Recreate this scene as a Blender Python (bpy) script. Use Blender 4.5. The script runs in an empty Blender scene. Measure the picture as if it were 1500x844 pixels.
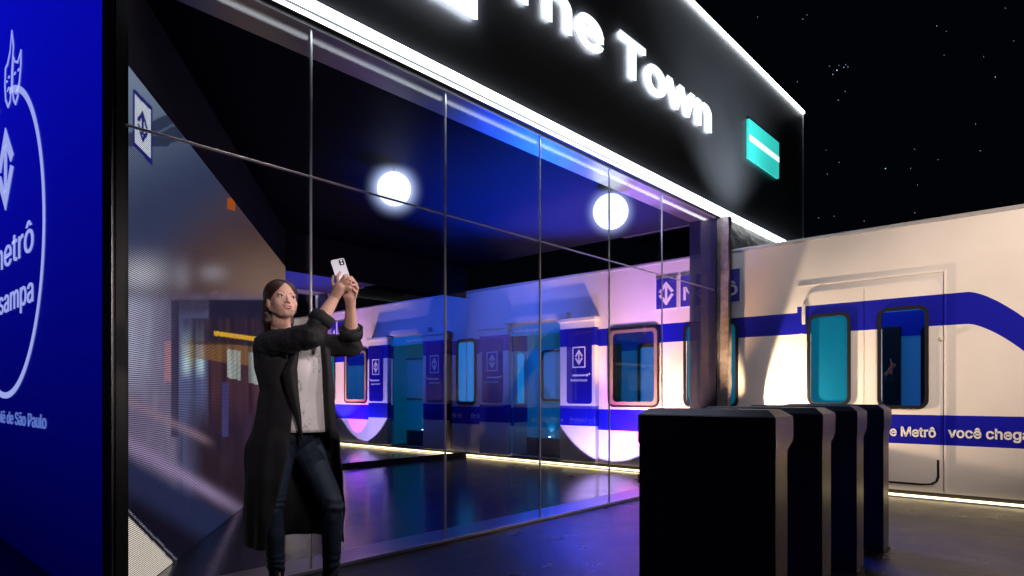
import bpy, bmesh, math, random
from mathutils import Vector, Matrix, noise
random.seed(7)
R = math.radians
C = bpy.context.scene.collection
SC = bpy.context.scene

# ------------------------------------------------------------------ camera, sky, exposure
cam_d = bpy.data.cameras.new('camera'); cam = bpy.data.objects.new('camera', cam_d); C.objects.link(cam)
cam.location = (0, 0, 1.1); cam.rotation_euler = (R(90), 0, R(-47.9))
cam_d.sensor_width = 36; cam_d.lens = 36 * 933 / 1500; cam_d.shift_y = 156 / 1500
cam_d.clip_end = 3000; cam_d.clip_start = .05
SC.camera = cam
W = bpy.data.worlds.new('World'); SC.world = W; W.use_nodes = True
wn = W.node_tree; bg = wn.nodes['Background']
sky = wn.nodes.new('ShaderNodeTexSky'); sky.sky_type = 'NISHITA'; sky.sun_disc = False
sky.sun_elevation = R(-8); sky.sun_rotation = R(200)
add = wn.nodes.new('ShaderNodeMixRGB'); add.blend_type = 'ADD'; add.inputs[0].default_value = 1
add.inputs[2].default_value = (.010, .014, .03, 1)
wn.links.new(sky.outputs[0], add.inputs[1]); wn.links.new(add.outputs[0], bg.inputs[0])
bg.inputs[1].default_value = .06
SC.view_settings.view_transform = 'Standard'; SC.view_settings.look = 'None'
SC.view_settings.exposure = 0; SC.view_settings.gamma = 1
SC.cycles.max_bounces = 9; SC.cycles.transparent_max_bounces = 16; SC.cycles.glossy_bounces = 5
SC.cycles.sample_clamp_indirect = 6; SC.cycles.caustics_reflective = False; SC.cycles.caustics_refractive = False
SC.cycles.use_denoising = True; SC.cycles.volume_bounces = 0

def lamp(name, kind, loc, target, color, power, size=.05, spot=60, blend=.5, sy=None):
    l = bpy.data.lights.new(name, kind); o = bpy.data.objects.new(name, l); C.objects.link(o)
    o.location = loc; l.color = color; l.energy = power
    if kind == 'AREA':
        l.size = size
        if sy: l.shape = 'RECTANGLE'; l.size_y = sy
    else:
        l.shadow_soft_size = size
    if kind == 'SPOT': l.spot_size = R(spot); l.spot_blend = blend
    d = Vector(target) - Vector(loc)
    o.rotation_euler = d.to_track_quat('-Z', 'Y').to_euler()
    return o

TX = 7.887      # plane of the train's side
GY = 3.54       # plane of the glass front
FY = 3.41       # front of the sign box
MY = 8.22       # plane of the mirror
CH = 3.37       # ceiling height
# uplights at the train's foot, stage spots under the roof, unseen added lamps
lamp('warm_uplight', 'SPOT', (7.60, 3.07, .80), (7.86, 1.92, 1.50), (1, .70, .44), 400, .03, 86, .14)
lamp('column_uplight', 'SPOT', (7.58, 2.98, .62), (7.82, 3.38, 1.35), (1, .66, .38), 480, .03, 28, .9)
lamp('added_warm_wash', 'SPOT', (3.4, -3.4, 4.8), (7.9, .55, 2.05), (1, .77, .62), 2500, .25, 31, .9)  # unseen lamp behind the camera, added to brighten the train's side
lamp('warm_nose_uplight', 'SPOT', (7.55, -.75, .12), (7.9, -1.2, .9), (1, .62, .34), 330, .03, 80, .6)
lamp('warm_uplight_inside', 'SPOT', (7.25, 4.25, .12), (7.95, 4.45, 2.9), (1, .50, .26), 640, .03, 84, .5)
lamp('violet_uplight_wall', 'SPOT', (6.89, 5.15, .03), (7.572, 5.15, .761), (.50, .36, 1), 200, .015, 84, .06)
lamp('magenta_uplight', 'SPOT', (7.30, 4.85, .03), (7.9, 4.85, .74), (1, .03, .50), 380, .02, 56, 1)
lamp('blue_spot', 'SPOT', (5.6, 6.6, 3.2), (7.9, 7.0, 2.5), (.01, .10, 1), 230, .04, 84, .9)
lamp('blue_uplight', 'SPOT', (7.0, 5.6, .2), (5.9, 4.9, 3.37), (.01, .08, 1), 4200, .06, 66, 1)
lamp('violet_uplight', 'SPOT', (7.2, 4.9, .2), (7.0, 4.3, 3.37), (.40, .14, 1), 1000, .05, 66, 1)
lamp('blue_floor_spot', 'SPOT', (6.4, 5.4, 3.25), (5.0, 2.2, 0), (.0, .04, 1), 3400, .3, 44, 1)
lamp('fascia_spot', 'SPOT', (7.9, 2.25, 3.03), (7.8, 3.05, 4.6), (.85, .92, 1), 420, .05, 92, 1)
lamp('added_flood', 'SPOT', (4.0, -1.5, 7.3), (1.8, 3.1, 1.35), (1, .84, .84), 800, .2, 20, .8)  # unseen lamp added high up to brighten the woman
lamp('added_left_fill', 'SPOT', (.3, -1.5, 2.6), (1.74, 3.08, 1.42), (1, .84, .82), 420, .3, 24, .9)  # added out of view to lighten the left side of her face
lamp('added_key', 'SPOT', (5.2, -.5, 1.95), (1.74, 3.08, 1.50), (1, .82, .78), 620, .25, 13, .8)  # unseen lamp added to light her face and hands from the right

# ------------------------------------------------------------------ helpers
def clamp4(c): return (c[0], c[1], c[2], 1)
def mat(name, col, rough=.5, metal=0, emit=None, es=0, var=0, scale=6, bump=0, bscale=60, spec=.5, rvar=0, coat=0):
    m = bpy.data.materials.new(name); m.use_nodes = True; nt = m.node_tree; b = nt.nodes['Principled BSDF']
    b.inputs['Base Color'].default_value = clamp4(col); b.inputs['Roughness'].default_value = rough
    b.inputs['Metallic'].default_value = metal; b.inputs['Specular IOR Level'].default_value = spec
    b.inputs['Coat Weight'].default_value = coat
    if emit: b.inputs['Emission Color'].default_value = clamp4(emit); b.inputs['Emission Strength'].default_value = es
    tc = nt.nodes.new('ShaderNodeTexCoord')
    if var or rvar:
        n = nt.nodes.new('ShaderNodeTexNoise'); n.inputs['Scale'].default_value = scale; n.inputs['Detail'].default_value = 8
        n.inputs['Roughness'].default_value = .65
        nt.links.new(tc.outputs['Object'], n.inputs['Vector'])
        if var:
            r = nt.nodes.new('ShaderNodeValToRGB')
            r.color_ramp.elements[0].position = .3; r.color_ramp.elements[1].position = .7
            r.color_ramp.elements[0].color = clamp4([max(0, x * (1 - var)) for x in col])
            r.color_ramp.elements[1].color = clamp4([min(1, x * (1 + var)) for x in col])
            nt.links.new(n.outputs['Fac'], r.inputs[0]); nt.links.new(r.outputs[0], b.inputs['Base Color'])
        if rvar:
            q = nt.nodes.new('ShaderNodeMapRange'); q.inputs[1].default_value = .3; q.inputs[2].default_value = .7
            q.inputs[3].default_value = max(0.02, rough - rvar); q.inputs[4].default_value = min(1, rough + rvar)
            nt.links.new(n.outputs['Fac'], q.inputs[0]); nt.links.new(q.outputs[0], b.inputs['Roughness'])
    if bump:
        n2 = nt.nodes.new('ShaderNodeTexNoise'); n2.inputs['Scale'].default_value = bscale; n2.inputs['Detail'].default_value = 5
        nt.links.new(tc.outputs['Object'], n2.inputs['Vector'])
        bp = nt.nodes.new('ShaderNodeBump'); bp.inputs['Strength'].default_value = bump; bp.inputs['Distance'].default_value = .01
        nt.links.new(n2.outputs['Fac'], bp.inputs['Height']); nt.links.new(bp.outputs[0], b.inputs['Normal'])
    return m
def emis(name, col, s):
    return mat(name, (.8, .8, .8), .5, emit=col, es=s)

ROOT = {}
def tag(o, label=None, cat=None, group=None, kind=None):
    if label: o['label'] = label
    if cat: o['category'] = cat
    if group: o['group'] = group
    if kind: o['kind'] = kind
    return o
def thing(name, loc, label, cat, group=None, rz=0):
    o = bpy.data.objects.new(name, None); C.objects.link(o); o.location = loc; o.rotation_euler = (0, 0, rz)
    o.empty_display_size = .2
    ROOT[o] = Matrix.Translation(loc) @ Matrix.Rotation(rz, 4, 'Z')
    return tag(o, label, cat, group)
def link(name, me, mats, parent=None, origin=None, local=False, smooth=False):
    """verts are in world coordinates unless local; they are moved into the parent's frame"""
    o = bpy.data.objects.new(name, me); C.objects.link(o)
    if not isinstance(mats, (list, tuple)): mats = [mats]
    me.materials.clear()
    for m in mats: me.materials.append(m)
    if smooth:
        for p in me.polygons: p.use_smooth = True
    if parent is not None:
        M = ROOT[parent]; ROOT[o] = M; o.parent = parent
        if not local: me.transform(M.inverted())
    elif origin is not None:
        M = Matrix.Translation(origin); ROOT[o] = M; o.location = origin; me.transform(M.inverted())
    return o
class MB:
    def __init__(s): s.bm = bmesh.new(); s.mi = 0
    def _tag(s, faces):
        for f in faces: f.material_index = s.mi
    def box(s, a, b, bev=0):
        r = bmesh.ops.create_cube(s.bm, size=1); vs = r['verts']
        c = [(a[i] + b[i]) / 2 for i in range(3)]; d = [abs(b[i] - a[i]) for i in range(3)]
        for v in vs: v.co = Vector((c[0] + v.co.x * d[0], c[1] + v.co.y * d[1], c[2] + v.co.z * d[2]))
        fs = set(f for v in vs for f in v.link_faces); s._tag(fs)
        if bev:
            es = list(set(e for v in vs for e in v.link_edges))
            rr = bmesh.ops.bevel(s.bm, geom=es, offset=bev, segments=2, affect='EDGES', profile=.6); s._tag(rr['faces'])
        return s
    def poly(s, pts, off):
        """prism: polygon pts (3D) extruded by vector off"""
        vs = [s.bm.verts.new(p) for p in pts]; ws = [s.bm.verts.new(Vector(p) + Vector(off)) for p in pts]
        fs = [s.bm.faces.new(vs), s.bm.faces.new(ws[::-1])]
        n = len(vs)
        for i in range(n): fs.append(s.bm.faces.new((vs[i], ws[i], ws[(i + 1) % n], vs[(i + 1) % n])))
        s._tag(fs); return s
    def tube(s, a, b, r1, r2=None, seg=16):
        a = Vector(a); b = Vector(b); r2 = r1 if r2 is None else r2
        q = (b - a).to_track_quat('Z', 'Y')
        A = [s.bm.verts.new(a + q @ Vector((r1 * math.cos(t), r1 * math.sin(t), 0))) for t in [2 * math.pi * i / seg for i in range(seg)]]
        B = [s.bm.verts.new(b + q @ Vector((r2 * math.cos(t), r2 * math.sin(t), 0))) for t in [2 * math.pi * i / seg for i in range(seg)]]
        fs = [s.bm.faces.new((A[i], A[(i + 1) % seg], B[(i + 1) % seg], B[i])) for i in range(seg)]
        fs += [s.bm.faces.new(A[::-1]), s.bm.faces.new(B)]; s._tag(fs); return s
    def ball(s, c, r, seg=24, ring=14):
        if not isinstance(r, (tuple, list)): r = (r, r, r)
        k = bmesh.ops.create_uvsphere(s.bm, u_segments=seg, v_segments=ring, radius=1)
        for v in k['verts']: v.co = Vector((c[0] + v.co.x * r[0], c[1] + v.co.y * r[1], c[2] + v.co.z * r[2]))
        s._tag(set(f for v in k['verts'] for f in v.link_faces)); return s
    def mesh(s):
        bmesh.ops.recalc_face_normals(s.bm, faces=s.bm.faces)
        me = bpy.data.meshes.new('m'); s.bm.to_mesh(me); s.bm.free(); return me
    def obj(s, name, mats, parent=None, origin=None, smooth=False, local=False):
        me = s.mesh(); me.name = name
        return link(name, me, mats, parent, origin, local, smooth)

def rrect(a0, b0, a1, b1, r, n=6):
    pts = []
    for cx, cy, t0 in ((a1 - r, b1 - r, 0), (a0 + r, b1 - r, 90), (a0 + r, b0 + r, 180), (a1 - r, b0 + r, 270)):
        for i in range(n + 1):
            t = R(t0 + 90 * i / n); pts.append((cx + r * math.cos(t), cy + r * math.sin(t)))
    return pts
def rect(a0, b0, a1, b1): return [(a0, b0), (a1, b0), (a1, b1), (a0, b1)]
def flat(loops, depth, mapf):
    """filled 2D outline with holes, given thickness depth; mapf(a, b, c) -> world, c from 0 to depth"""
    cu = bpy.data.curves.new('c', 'CURVE'); cu.dimensions = '2D'; cu.fill_mode = 'BOTH'; cu.extrude = depth / 2
    for lp in loops:
        sp = cu.splines.new('POLY'); sp.points.add(len(lp) - 1); sp.use_cyclic_u = True
        for i, (a, b) in enumerate(lp): sp.points[i].co = (a, b, 0, 1)
    return cu2mesh(cu, depth, mapf)
TMP = bpy.data.scenes.new('workbench')
def baked(o):
    TMP.collection.objects.link(o); vl = TMP.view_layers[0]; vl.update(); dg = vl.depsgraph; dg.update()
    return bpy.data.meshes.new_from_object(o.evaluated_get(dg))
def cu2mesh(cu, depth, mapf):
    o = bpy.data.objects.new('c', cu)
    me = baked(o)
    bpy.data.objects.remove(o); bpy.data.curves.remove(cu)
    for v in me.vertices: v.co = mapf(v.co.x, v.co.y, v.co.z + depth / 2)
    bm = bmesh.new(); bm.from_mesh(me); bmesh.ops.remove_doubles(bm, verts=bm.verts, dist=1e-5)
    bmesh.ops.recalc_face_normals(bm, faces=bm.faces); bm.to_mesh(me); bm.free()
    me.materials.clear()
    return me
FONT = None
try:
    import os
    FONT = bpy.data.fonts.load(os.path.join(bpy.utils.system_resource('DATAFILES'), 'fonts', 'Inter.woff2'))
except Exception as e:
    FONT = None
def text(s, size, depth, mapf, bold=0.0, align='LEFT', xs=1.0, spacing=1.0):
    cu = bpy.data.curves.new('t', 'FONT'); cu.body = s
    if FONT: cu.font = FONT
    cu.size = size; cu.extrude = depth / 2; cu.offset = bold
    cu.align_x = align; cu.resolution_u = 4; cu.space_character = spacing
    return cu2mesh(cu, depth, lambda a, b, c: mapf(a * xs, b, c))
def text_fit(s, size, depth, mapf, width, bold=0.0, align='LEFT'):
    m = text(s, size, .01, lambda a, b, c: Vector((a, b, c)), bold); xs_ = [v.co.x for v in m.vertices]; bpy.data.meshes.remove(m)
    return text(s, size, depth, mapf, bold, align, xs=width / (max(xs_) - min(xs_)))
def joinm(meshes):
    bm = bmesh.new()
    for m in meshes: bm.from_mesh(m)
    me = bpy.data.meshes.new('j'); bm.to_mesh(me); bm.free(); return me
# faces looking towards -X (reads towards -Y): a = world Y for outlines
def onX(X): return lambda a, b, c: Vector((X - c, a, b))                    # outline in (Y, z), sticks out towards -X
def txX(X, y0, z0): return lambda a, b, c: Vector((X - c, y0 - a, z0 + b))    # text starting at y0
def onY(Y): return lambda a, b, c: Vector((a, Y - c, b))
def txY(Y, x0, z0): return lambda a, b, c: Vector((x0 + a, Y - c, z0 + b))
def logo_loops(cx, cy, w, h, flip=1):
    U = [(0, .82), (.5, .14), (.36, .04), (.10, .40), (.10, -.40), (.36, -.04), (.5, -.14), (0, -.82), (-.5, -.14), (-.36, -.04), (-.10, -.40), (-.10, .40), (-.36, .04), (-.5, .14)]
    D = [[(0, .82), (.5, .12), (.33, .03), (.2, .22), (.2, .22), (0, .5), (-.2, .22), (-.33, .03), (-.5, .12)],
         [(0, -.82), (.5, -.12), (.33, -.03), (.2, -.22), (0, -.5), (-.2, -.22), (-.33, -.03), (-.5, -.12)],
         [(-.075, -.46), (.075, -.46), (.075, .46), (-.075, .46)]]
    return [[(cx + flip * x * w, cy + y * h / 1.64) for x, y in L] for L in D]
def logo_mesh(cx, cy, w, h, depth, mapf):
    return joinm([flat([l], depth, mapf) for l in logo_loops(cx, cy, w, h)])

# ------------------------------------------------------------------ materials
def asphalt():
    m = mat('asphalt', (.026, .028, .036), .31, var=.2, scale=2.2, spec=.55, rvar=.06)
    nt = m.node_tree; b = nt.nodes['Principled BSDF']; tc = nt.nodes['Texture Coordinate']
    v = nt.nodes.new('ShaderNodeTexNoise'); v.inputs['Scale'].default_value = 110; v.inputs['Detail'].default_value = 4
    w = nt.nodes.new('ShaderNodeTexNoise'); w.inputs['Scale'].default_value = 5; w.inputs['Detail'].default_value = 4
    nt.links.new(tc.outputs['Object'], v.inputs[0]); nt.links.new(tc.outputs['Object'], w.inputs[0])
    b1 = nt.nodes.new('ShaderNodeBump'); b1.inputs['Strength'].default_value = .8; b1.inputs['Distance'].default_value = .004
    b2 = nt.nodes.new('ShaderNodeBump'); b2.inputs['Strength'].default_value = .35; b2.inputs['Distance'].default_value = .03
    nt.links.new(v.outputs[0], b1.inputs['Height']); nt.links.new(w.outputs[0], b2.inputs['Height'])
    nt.links.new(b2.outputs[0], b1.inputs['Normal']); nt.links.new(b1.outputs[0], b.inputs['Normal'])
    return m
M = {}
M['asphalt'] = asphalt()
M['floor'] = mat('polished_floor', (.020, .024, .036), .17, var=.25, scale=2.2, rvar=.06, bump=.12, bscale=9, spec=.9)
M['black'] = mat('black_paint', (.006, .006, .008), .55, var=.2, scale=4)
M['matte_black'] = mat('matte_black', (.004, .004, .005), .9)
M['rubber'] = mat('black_rubber', (.01, .01, .012), .35, bump=.05)
M['fascia'] = mat('fascia_sheet', (.05, .053, .06), .42, var=.12, scale=1.5, rvar=.05, spec=.4)
M['ceiling'] = mat('glossy_ceiling', (.010, .012, .026), .6, var=.1, scale=.8, rvar=.05, spec=.04)
M['steel'] = mat('brushed_steel', (.55, .55, .58), .32, 1, var=.04, scale=3, rvar=.04)
M['mullion'] = mat('bare_aluminium', (.62, .63, .66), .32, 1)
M['mirror'] = mat('mirror_glass', (.86, .90, .92), .012, 1)
M['concrete'] = mat('rough_concrete', (.30, .285, .27), .85, var=.45, scale=7, bump=.9, bscale=16)
M['led_white'] = emis('white_led', (.88, .95, 1), 9)
M['led_thin'] = emis('white_led_thin', (.9, .95, 1), 4)
M['led_warm'] = emis('warm_led', (1, .76, .42), 4.5)
M['globe'] = emis('lit_globe', (.92, .95, 1), 1.25)
def soft():  # emissive volume that imitates bloom, fading outwards from the globe
    m = bpy.data.materials.new('bloom_halo'); m.use_nodes = True; nt = m.node_tree
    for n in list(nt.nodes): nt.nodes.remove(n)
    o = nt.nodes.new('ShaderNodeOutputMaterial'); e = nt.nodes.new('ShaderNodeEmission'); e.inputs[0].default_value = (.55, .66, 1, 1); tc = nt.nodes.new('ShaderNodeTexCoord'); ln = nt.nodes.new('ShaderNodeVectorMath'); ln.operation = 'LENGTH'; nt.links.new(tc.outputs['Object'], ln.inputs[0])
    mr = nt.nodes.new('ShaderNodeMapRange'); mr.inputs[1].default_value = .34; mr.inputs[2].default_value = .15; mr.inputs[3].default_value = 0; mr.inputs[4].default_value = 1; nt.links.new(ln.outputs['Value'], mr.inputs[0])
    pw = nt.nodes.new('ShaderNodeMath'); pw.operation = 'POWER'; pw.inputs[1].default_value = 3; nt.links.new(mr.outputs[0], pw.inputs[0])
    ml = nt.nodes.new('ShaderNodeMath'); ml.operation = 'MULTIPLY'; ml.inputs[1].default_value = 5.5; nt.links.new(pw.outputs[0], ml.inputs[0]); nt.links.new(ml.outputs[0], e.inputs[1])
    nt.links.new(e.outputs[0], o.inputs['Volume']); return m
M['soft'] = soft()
M['letter'] = emis('lit_letter_face', (.93, .94, 1), 1.5)
M['letter_halo'] = emis('letter_back_light', (.8, .88, 1), 14)
M['teal_sign'] = mat('teal_sign', (.03, .5, .45), .5, emit=(.04, .62, .55), es=.85)
M['white_sign'] = mat('white_stripe', (.8, .8, .8), .5, emit=(.9, 1, 1), es=.95)
M['print'] = mat('pale_print', (.35, .40, .75), .35, emit=(.36, .42, .88), es=.9)
M['print_dim'] = mat('dim_print', (.10, .16, .5), .4, emit=(.12, .20, .62), es=.8)
M['turnstile'] = mat('turnstile_paint', (.026, .030, .070), .27, .35, spec=.7)
M['white_paint'] = mat('white_vinyl', (.78, .78, .78), .4)
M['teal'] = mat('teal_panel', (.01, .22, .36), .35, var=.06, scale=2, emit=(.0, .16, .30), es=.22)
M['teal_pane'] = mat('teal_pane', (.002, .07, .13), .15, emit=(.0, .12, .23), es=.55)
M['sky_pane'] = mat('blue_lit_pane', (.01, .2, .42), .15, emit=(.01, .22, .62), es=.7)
M['navy'] = mat('navy_plinth', (.01, .02, .07), .4)
M['navy_film'] = mat('navy_film', (.010, .008, .28), .25)
M['dark_pane'] = mat('dark_pane', (.02, .014, .02), .08, spec=.8)

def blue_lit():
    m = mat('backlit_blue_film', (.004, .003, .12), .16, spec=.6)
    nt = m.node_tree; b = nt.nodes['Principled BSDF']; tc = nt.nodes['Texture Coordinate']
    # emission graded in the film: weaker towards the foot
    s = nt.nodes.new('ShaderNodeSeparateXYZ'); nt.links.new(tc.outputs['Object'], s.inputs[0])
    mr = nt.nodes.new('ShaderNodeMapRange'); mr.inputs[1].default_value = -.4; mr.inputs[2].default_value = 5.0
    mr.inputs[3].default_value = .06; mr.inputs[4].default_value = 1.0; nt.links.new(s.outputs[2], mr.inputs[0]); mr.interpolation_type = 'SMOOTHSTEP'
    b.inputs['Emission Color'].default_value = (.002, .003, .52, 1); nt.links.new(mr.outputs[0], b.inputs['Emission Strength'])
    return m
M['blue_film'] = blue_lit()

def train_mat(name, dz=0.0, low=(.575, .885), up=(1.815, 2.07), uprise=True):
    """cream side with two painted blue bands, the upper one bending down towards the nose"""
    m = bpy.data.materials.new(name); m.use_nodes = True; nt = m.node_tree; b = nt.nodes['Principled BSDF']; L = nt.links.new
    tc = nt.nodes.new('ShaderNodeTexCoord'); s = nt.nodes.new('ShaderNodeSeparateXYZ'); L(tc.outputs['Object'], s.inputs[0])
    def mth(op, a, bb=None, c=None):
        n = nt.nodes.new('ShaderNodeMath'); n.operation = op
        for i, v in enumerate((a, bb, c)):
            if v is None: continue
            if isinstance(v, (int, float)): n.inputs[i].default_value = v
            else: L(v, n.inputs[i])
        return n.outputs[0]
    z = s.outputs[2]; y = s.outputs[1]
    bend = mth('POWER', mth('MAXIMUM', mth('SUBTRACT', .90, y), 0), 1.5)
    zb = mth('ADD', z, bend)
    hi = up[1] + dz
    if uprise: top = mth('ADD', hi, mth('MULTIPLY', mth('LESS_THAN', y, 2.56), .07))
    else: top = hi
    u = mth('MULTIPLY', mth('GREATER_THAN', zb, up[0] + dz), mth('LESS_THAN', zb, top))
    l = mth('MULTIPLY', mth('GREATER_THAN', z, low[0] + dz), mth('LESS_THAN', z, low[1] + dz))
    band = mth('MAXIMUM', u, l)
    n = nt.nodes.new('ShaderNodeTexNoise'); n.inputs['Scale'].default_value = 1.3; n.inputs['Detail'].default_value = 8
    L(tc.outputs['Object'], n.inputs[0])
    r = nt.nodes.new('ShaderNodeValToRGB'); r.color_ramp.elements[0].position = .3; r.color_ramp.elements[1].position = .7
    r.color_ramp.elements[0].color = (.68, .655, .63, 1); r.color_ramp.elements[1].color = (.76, .74, .715, 1); L(n.outputs[0], r.inputs[0])
    mx = nt.nodes.new('ShaderNodeMixRGB'); L(band, mx.inputs[0]); L(r.outputs[0], mx.inputs[1]); mx.inputs[2].default_value = (.005, .007, .36, 1)
    L(mx.outputs[0], b.inputs['Base Color']); b.inputs['Roughness'].default_value = .34
    n2 = nt.nodes.new('ShaderNodeTexNoise'); n2.inputs['Scale'].default_value = 1.4; L(tc.outputs['Object'], n2.inputs[0])
    bp = nt.nodes.new('ShaderNodeBump'); bp.inputs['Strength'].default_value = .25; bp.inputs['Distance'].default_value = .02
    L(n2.outputs[0], bp.inputs['Height']); L(bp.outputs[0], b.inputs['Normal'])
    return m
M['train'] = train_mat('train_side')
M['train_box'] = train_mat('train_door_cabinet', 0.03, low=(.60, .90), up=(1.80, 2.07), uprise=False)
M['cream'] = mat('cream_metal', (.68, .66, .63), .35, var=.05, scale=2)

def glass_mat(name, tint=(1, 1, 1), base=.05):
    m = bpy.data.materials.new(name); m.use_nodes = True; nt = m.node_tree; L = nt.links.new
    for n in list(nt.nodes): nt.nodes.remove(n)
    out = nt.nodes.new('ShaderNodeOutputMaterial'); tr = nt.nodes.new('ShaderNodeBsdfTransparent'); gl = nt.nodes.new('ShaderNodeBsdfGlossy')
    tr.inputs[0].default_value = clamp4(tint); gl.inputs['Roughness'].default_value = .01
    lw = nt.nodes.new('ShaderNodeLayerWeight'); lw.inputs[0].default_value = .5
    p = nt.nodes.new('ShaderNodeMath'); p.operation = 'POWER'; p.inputs[1].default_value = 5; L(lw.outputs['Facing'], p.inputs[0])
    q = nt.nodes.new('ShaderNodeMath'); q.operation = 'MULTIPLY_ADD'; q.inputs[1].default_value = 1 - base; q.inputs[2].default_value = base; L(p.outputs[0], q.inputs[0])
    mx = nt.nodes.new('ShaderNodeMixShader'); L(q.outputs[0], mx.inputs[0]); L(tr.outputs[0], mx.inputs[1]); L(gl.outputs[0], mx.inputs[2])
    L(mx.outputs[0], out.inputs[0]); return m
M['glass'] = glass_mat('clear_glass', (.97, .985, 1), .025)
M['train_glass'] = glass_mat('train_window_glass', (.75, .85, .95), .06)

# ------------------------------------------------------------------ setting
def sheet(name, x0, y0, x1, y1, z, m):
    b = MB(); b.box((x0, y0, z - .02), (x1, y1, z)); o = b.obj(name, m); return tag(o, kind='structure')
sheet('ground', -900, -900, 900, 900, 0, M['asphalt'])
fl = MB(); fl.poly([(1.05, GY + .34, .0), (TX + .4, GY + .34, .0), (TX + .4, MY + .3, .0), (1.05, MY + .3, .0)], (0, 0, .006))
tag(fl.obj('floor', M['floor']), kind='structure')

# stars of the night sky, far away
cf = Vector((math.sin(R(47.9)) * 1.0, math.cos(R(47.9)), 0)); cf = Vector((.74198, .67043, 0)); cr = Vector((.67043, -.74198, 0))
def skydir(x, y): return (cf + cr * ((x - 750) / 933) + Vector((0, 0, 1)) * (-(y - 578) / 933))
sb = MB()
st = [(1226, 103, 1.5), (1220, 109, .9), (1236, 99, .9), (1239, 95, .7), (1242, 98, .8), (1229, 96, .6), (1215, 97, .6), (1228, 147, .8), (1238, 134, .6), (1176, 28, .7), (1182, 22, .6),
      (1372, 38, .8), (1386, 46, .5), (1458, 113, .9), (1429, 182, .7), (1436, 221, .7), (1297, 247, 1.2), (1340, 219, .6), (1344, 271, .6), (1229, 238, .6), (1210, 220, .5), (1212, 255, .6),
      (1199, 319, .6), (1222, 317, .6), (1266, 324, .6), (1340, 312, .7), (1374, 234, .5), (1441, 83, .6), (1383, 81, .5), (1168, 120, .6), (1334, 247, .5), (1485, 60, .5), (1110, 25, .6), (1473, 12, .6)]
for (x, y, r) in st:
    c = Vector((0, 0, 1.1)) + skydir(x, y) * 700; sb.ball(c, r * .38, 8, 6)
for i in range(25):
    a = random.uniform(0, 2 * math.pi); el = math.asin(random.uniform(.03, 1))
    c = Vector((math.cos(a) * math.cos(el), math.sin(a) * math.cos(el), math.sin(el))) * 760
    sb.ball(c, random.uniform(.08, .17), 6, 4)
tag(sb.obj('sky', emis('starlight', (.45, .75, 1), 1.5)), kind='structure')

# ------------------------------------------------------------------ pavilion
pav = thing('glass_pavilion', (4.4, GY, 0), 'long glass-fronted pavilion with a black sign box along its top edge', 'pavilion')
FX0, FX1, FZ0, FZ1 = 1.005, 10.78, 3.36, 5.67
b = MB(); b.box((FX0, FY, FZ0 + .015), (FX1, FY + 1.6, FZ1 - .02)); fas = b.obj('sign_box', M['fascia'], pav)
b = MB(); b.box((FX0, FY - .035, FZ0 + .01), (FX1 - .01, FY - .002, FZ0 + .062), .004); b.obj('light_strip', M['led_white'], fas)
b = MB(); b.box((FX0, FY - .03, FZ1 - .045), (FX1, FY - .002, FZ1 - .005), .004); b.obj('light_strip', M['led_white'], fas)
b = MB(); b.box((FX0, FY + .028, FZ0 - .006), (FX1 - .3, FY + .045, FZ0 + .012)); b.obj('light_strip', M['led_thin'], fas)
b = MB(); b.box((FX1 - .012, FY - .012, FZ0 + .1), (FX1 + .012, FY - .001, FZ1 - .05)); b.box((FX0, FY - .008, FZ0 + .064), (FX1, FY - .001, FZ0 + .074)); b.obj('edge_trim', M['mullion'], fas)
b = MB(); b.box((1.0, FY + .05, FZ0 - .004), (7.9, GY - .012, FZ0 + .012)); b.obj('soffit', M['black'], pav)
# thin aluminium line under the soffit
JX = 7.755
b = MB(); b.box((1.0, GY - .035, CH - .035), (JX, GY - .008, CH - .006), .003); b.obj('top_rail', M['mullion'], pav)
b = MB(); b.box((1.0, GY + .012, CH - .012), (JX, GY + .33, CH + .03)); b.obj('header_plate', M['steel'], pav)
b = MB(); b.box((1.0, GY - .02, 0), (JX, GY + .33, .012), .003); b.obj('threshold', M['steel'], pav)
b = MB(); b.box((1.0, GY - .034, .012), (JX, GY - .012, .03), .003); b.obj('bottom_rail', M['mullion'], pav)
b = MB(); b.box((JX, GY - .03, .012), (JX + .03, GY + .33, CH - .013)); b.obj('jamb', mat('blue_grey_jamb', (.022, .026, .07), .38, .2, rvar=.05, var=.1), pav)
xs = [1.04, 2.07, 3.17, 4.27, 5.35, 6.41, JX]
for i in range(6):
    b = MB(); b.box((xs[i] + .004, GY, .03), (xs[i + 1] - .004, GY + .010, CH - .012)); b.obj('glass_pane', M['glass'], pav)
for x in xs[1:-1]:
    b = MB(); b.box((x - .006, GY - .016, .03), (x + .006, GY - .002, CH - .036), .003); b.obj('mullion', M['mullion'], pav)
b = MB(); b.box((1.04, GY - .017, 2.428), (JX, GY - .002, 2.439), .002); b.obj('transom', M['mullion'], pav)
b = MB(); b.box((1.0, GY - .06, 0), (1.04, GY + .10, CH)); b.box((1.041, GY + .011, .012), (1.075, GY + .14, CH - .014)); b.obj('corner_post', M['black'], pav)
b = MB(); b.box((.985, GY - .045, 0), (.999, GY + .105, 6.2), .003); b.obj('corner_trim', M['steel'], pav)
b = MB(); b.box((1.0, GY + .335, CH), (7.9, MY + .25, CH + .10)); b.obj('ceiling', M['ceiling'], pav)
b = MB(); b.box((1.005, GY + .11, 0), (1.03, 9.2, 3.36)); b.obj('side_wall', M['black'], pav)
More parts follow.
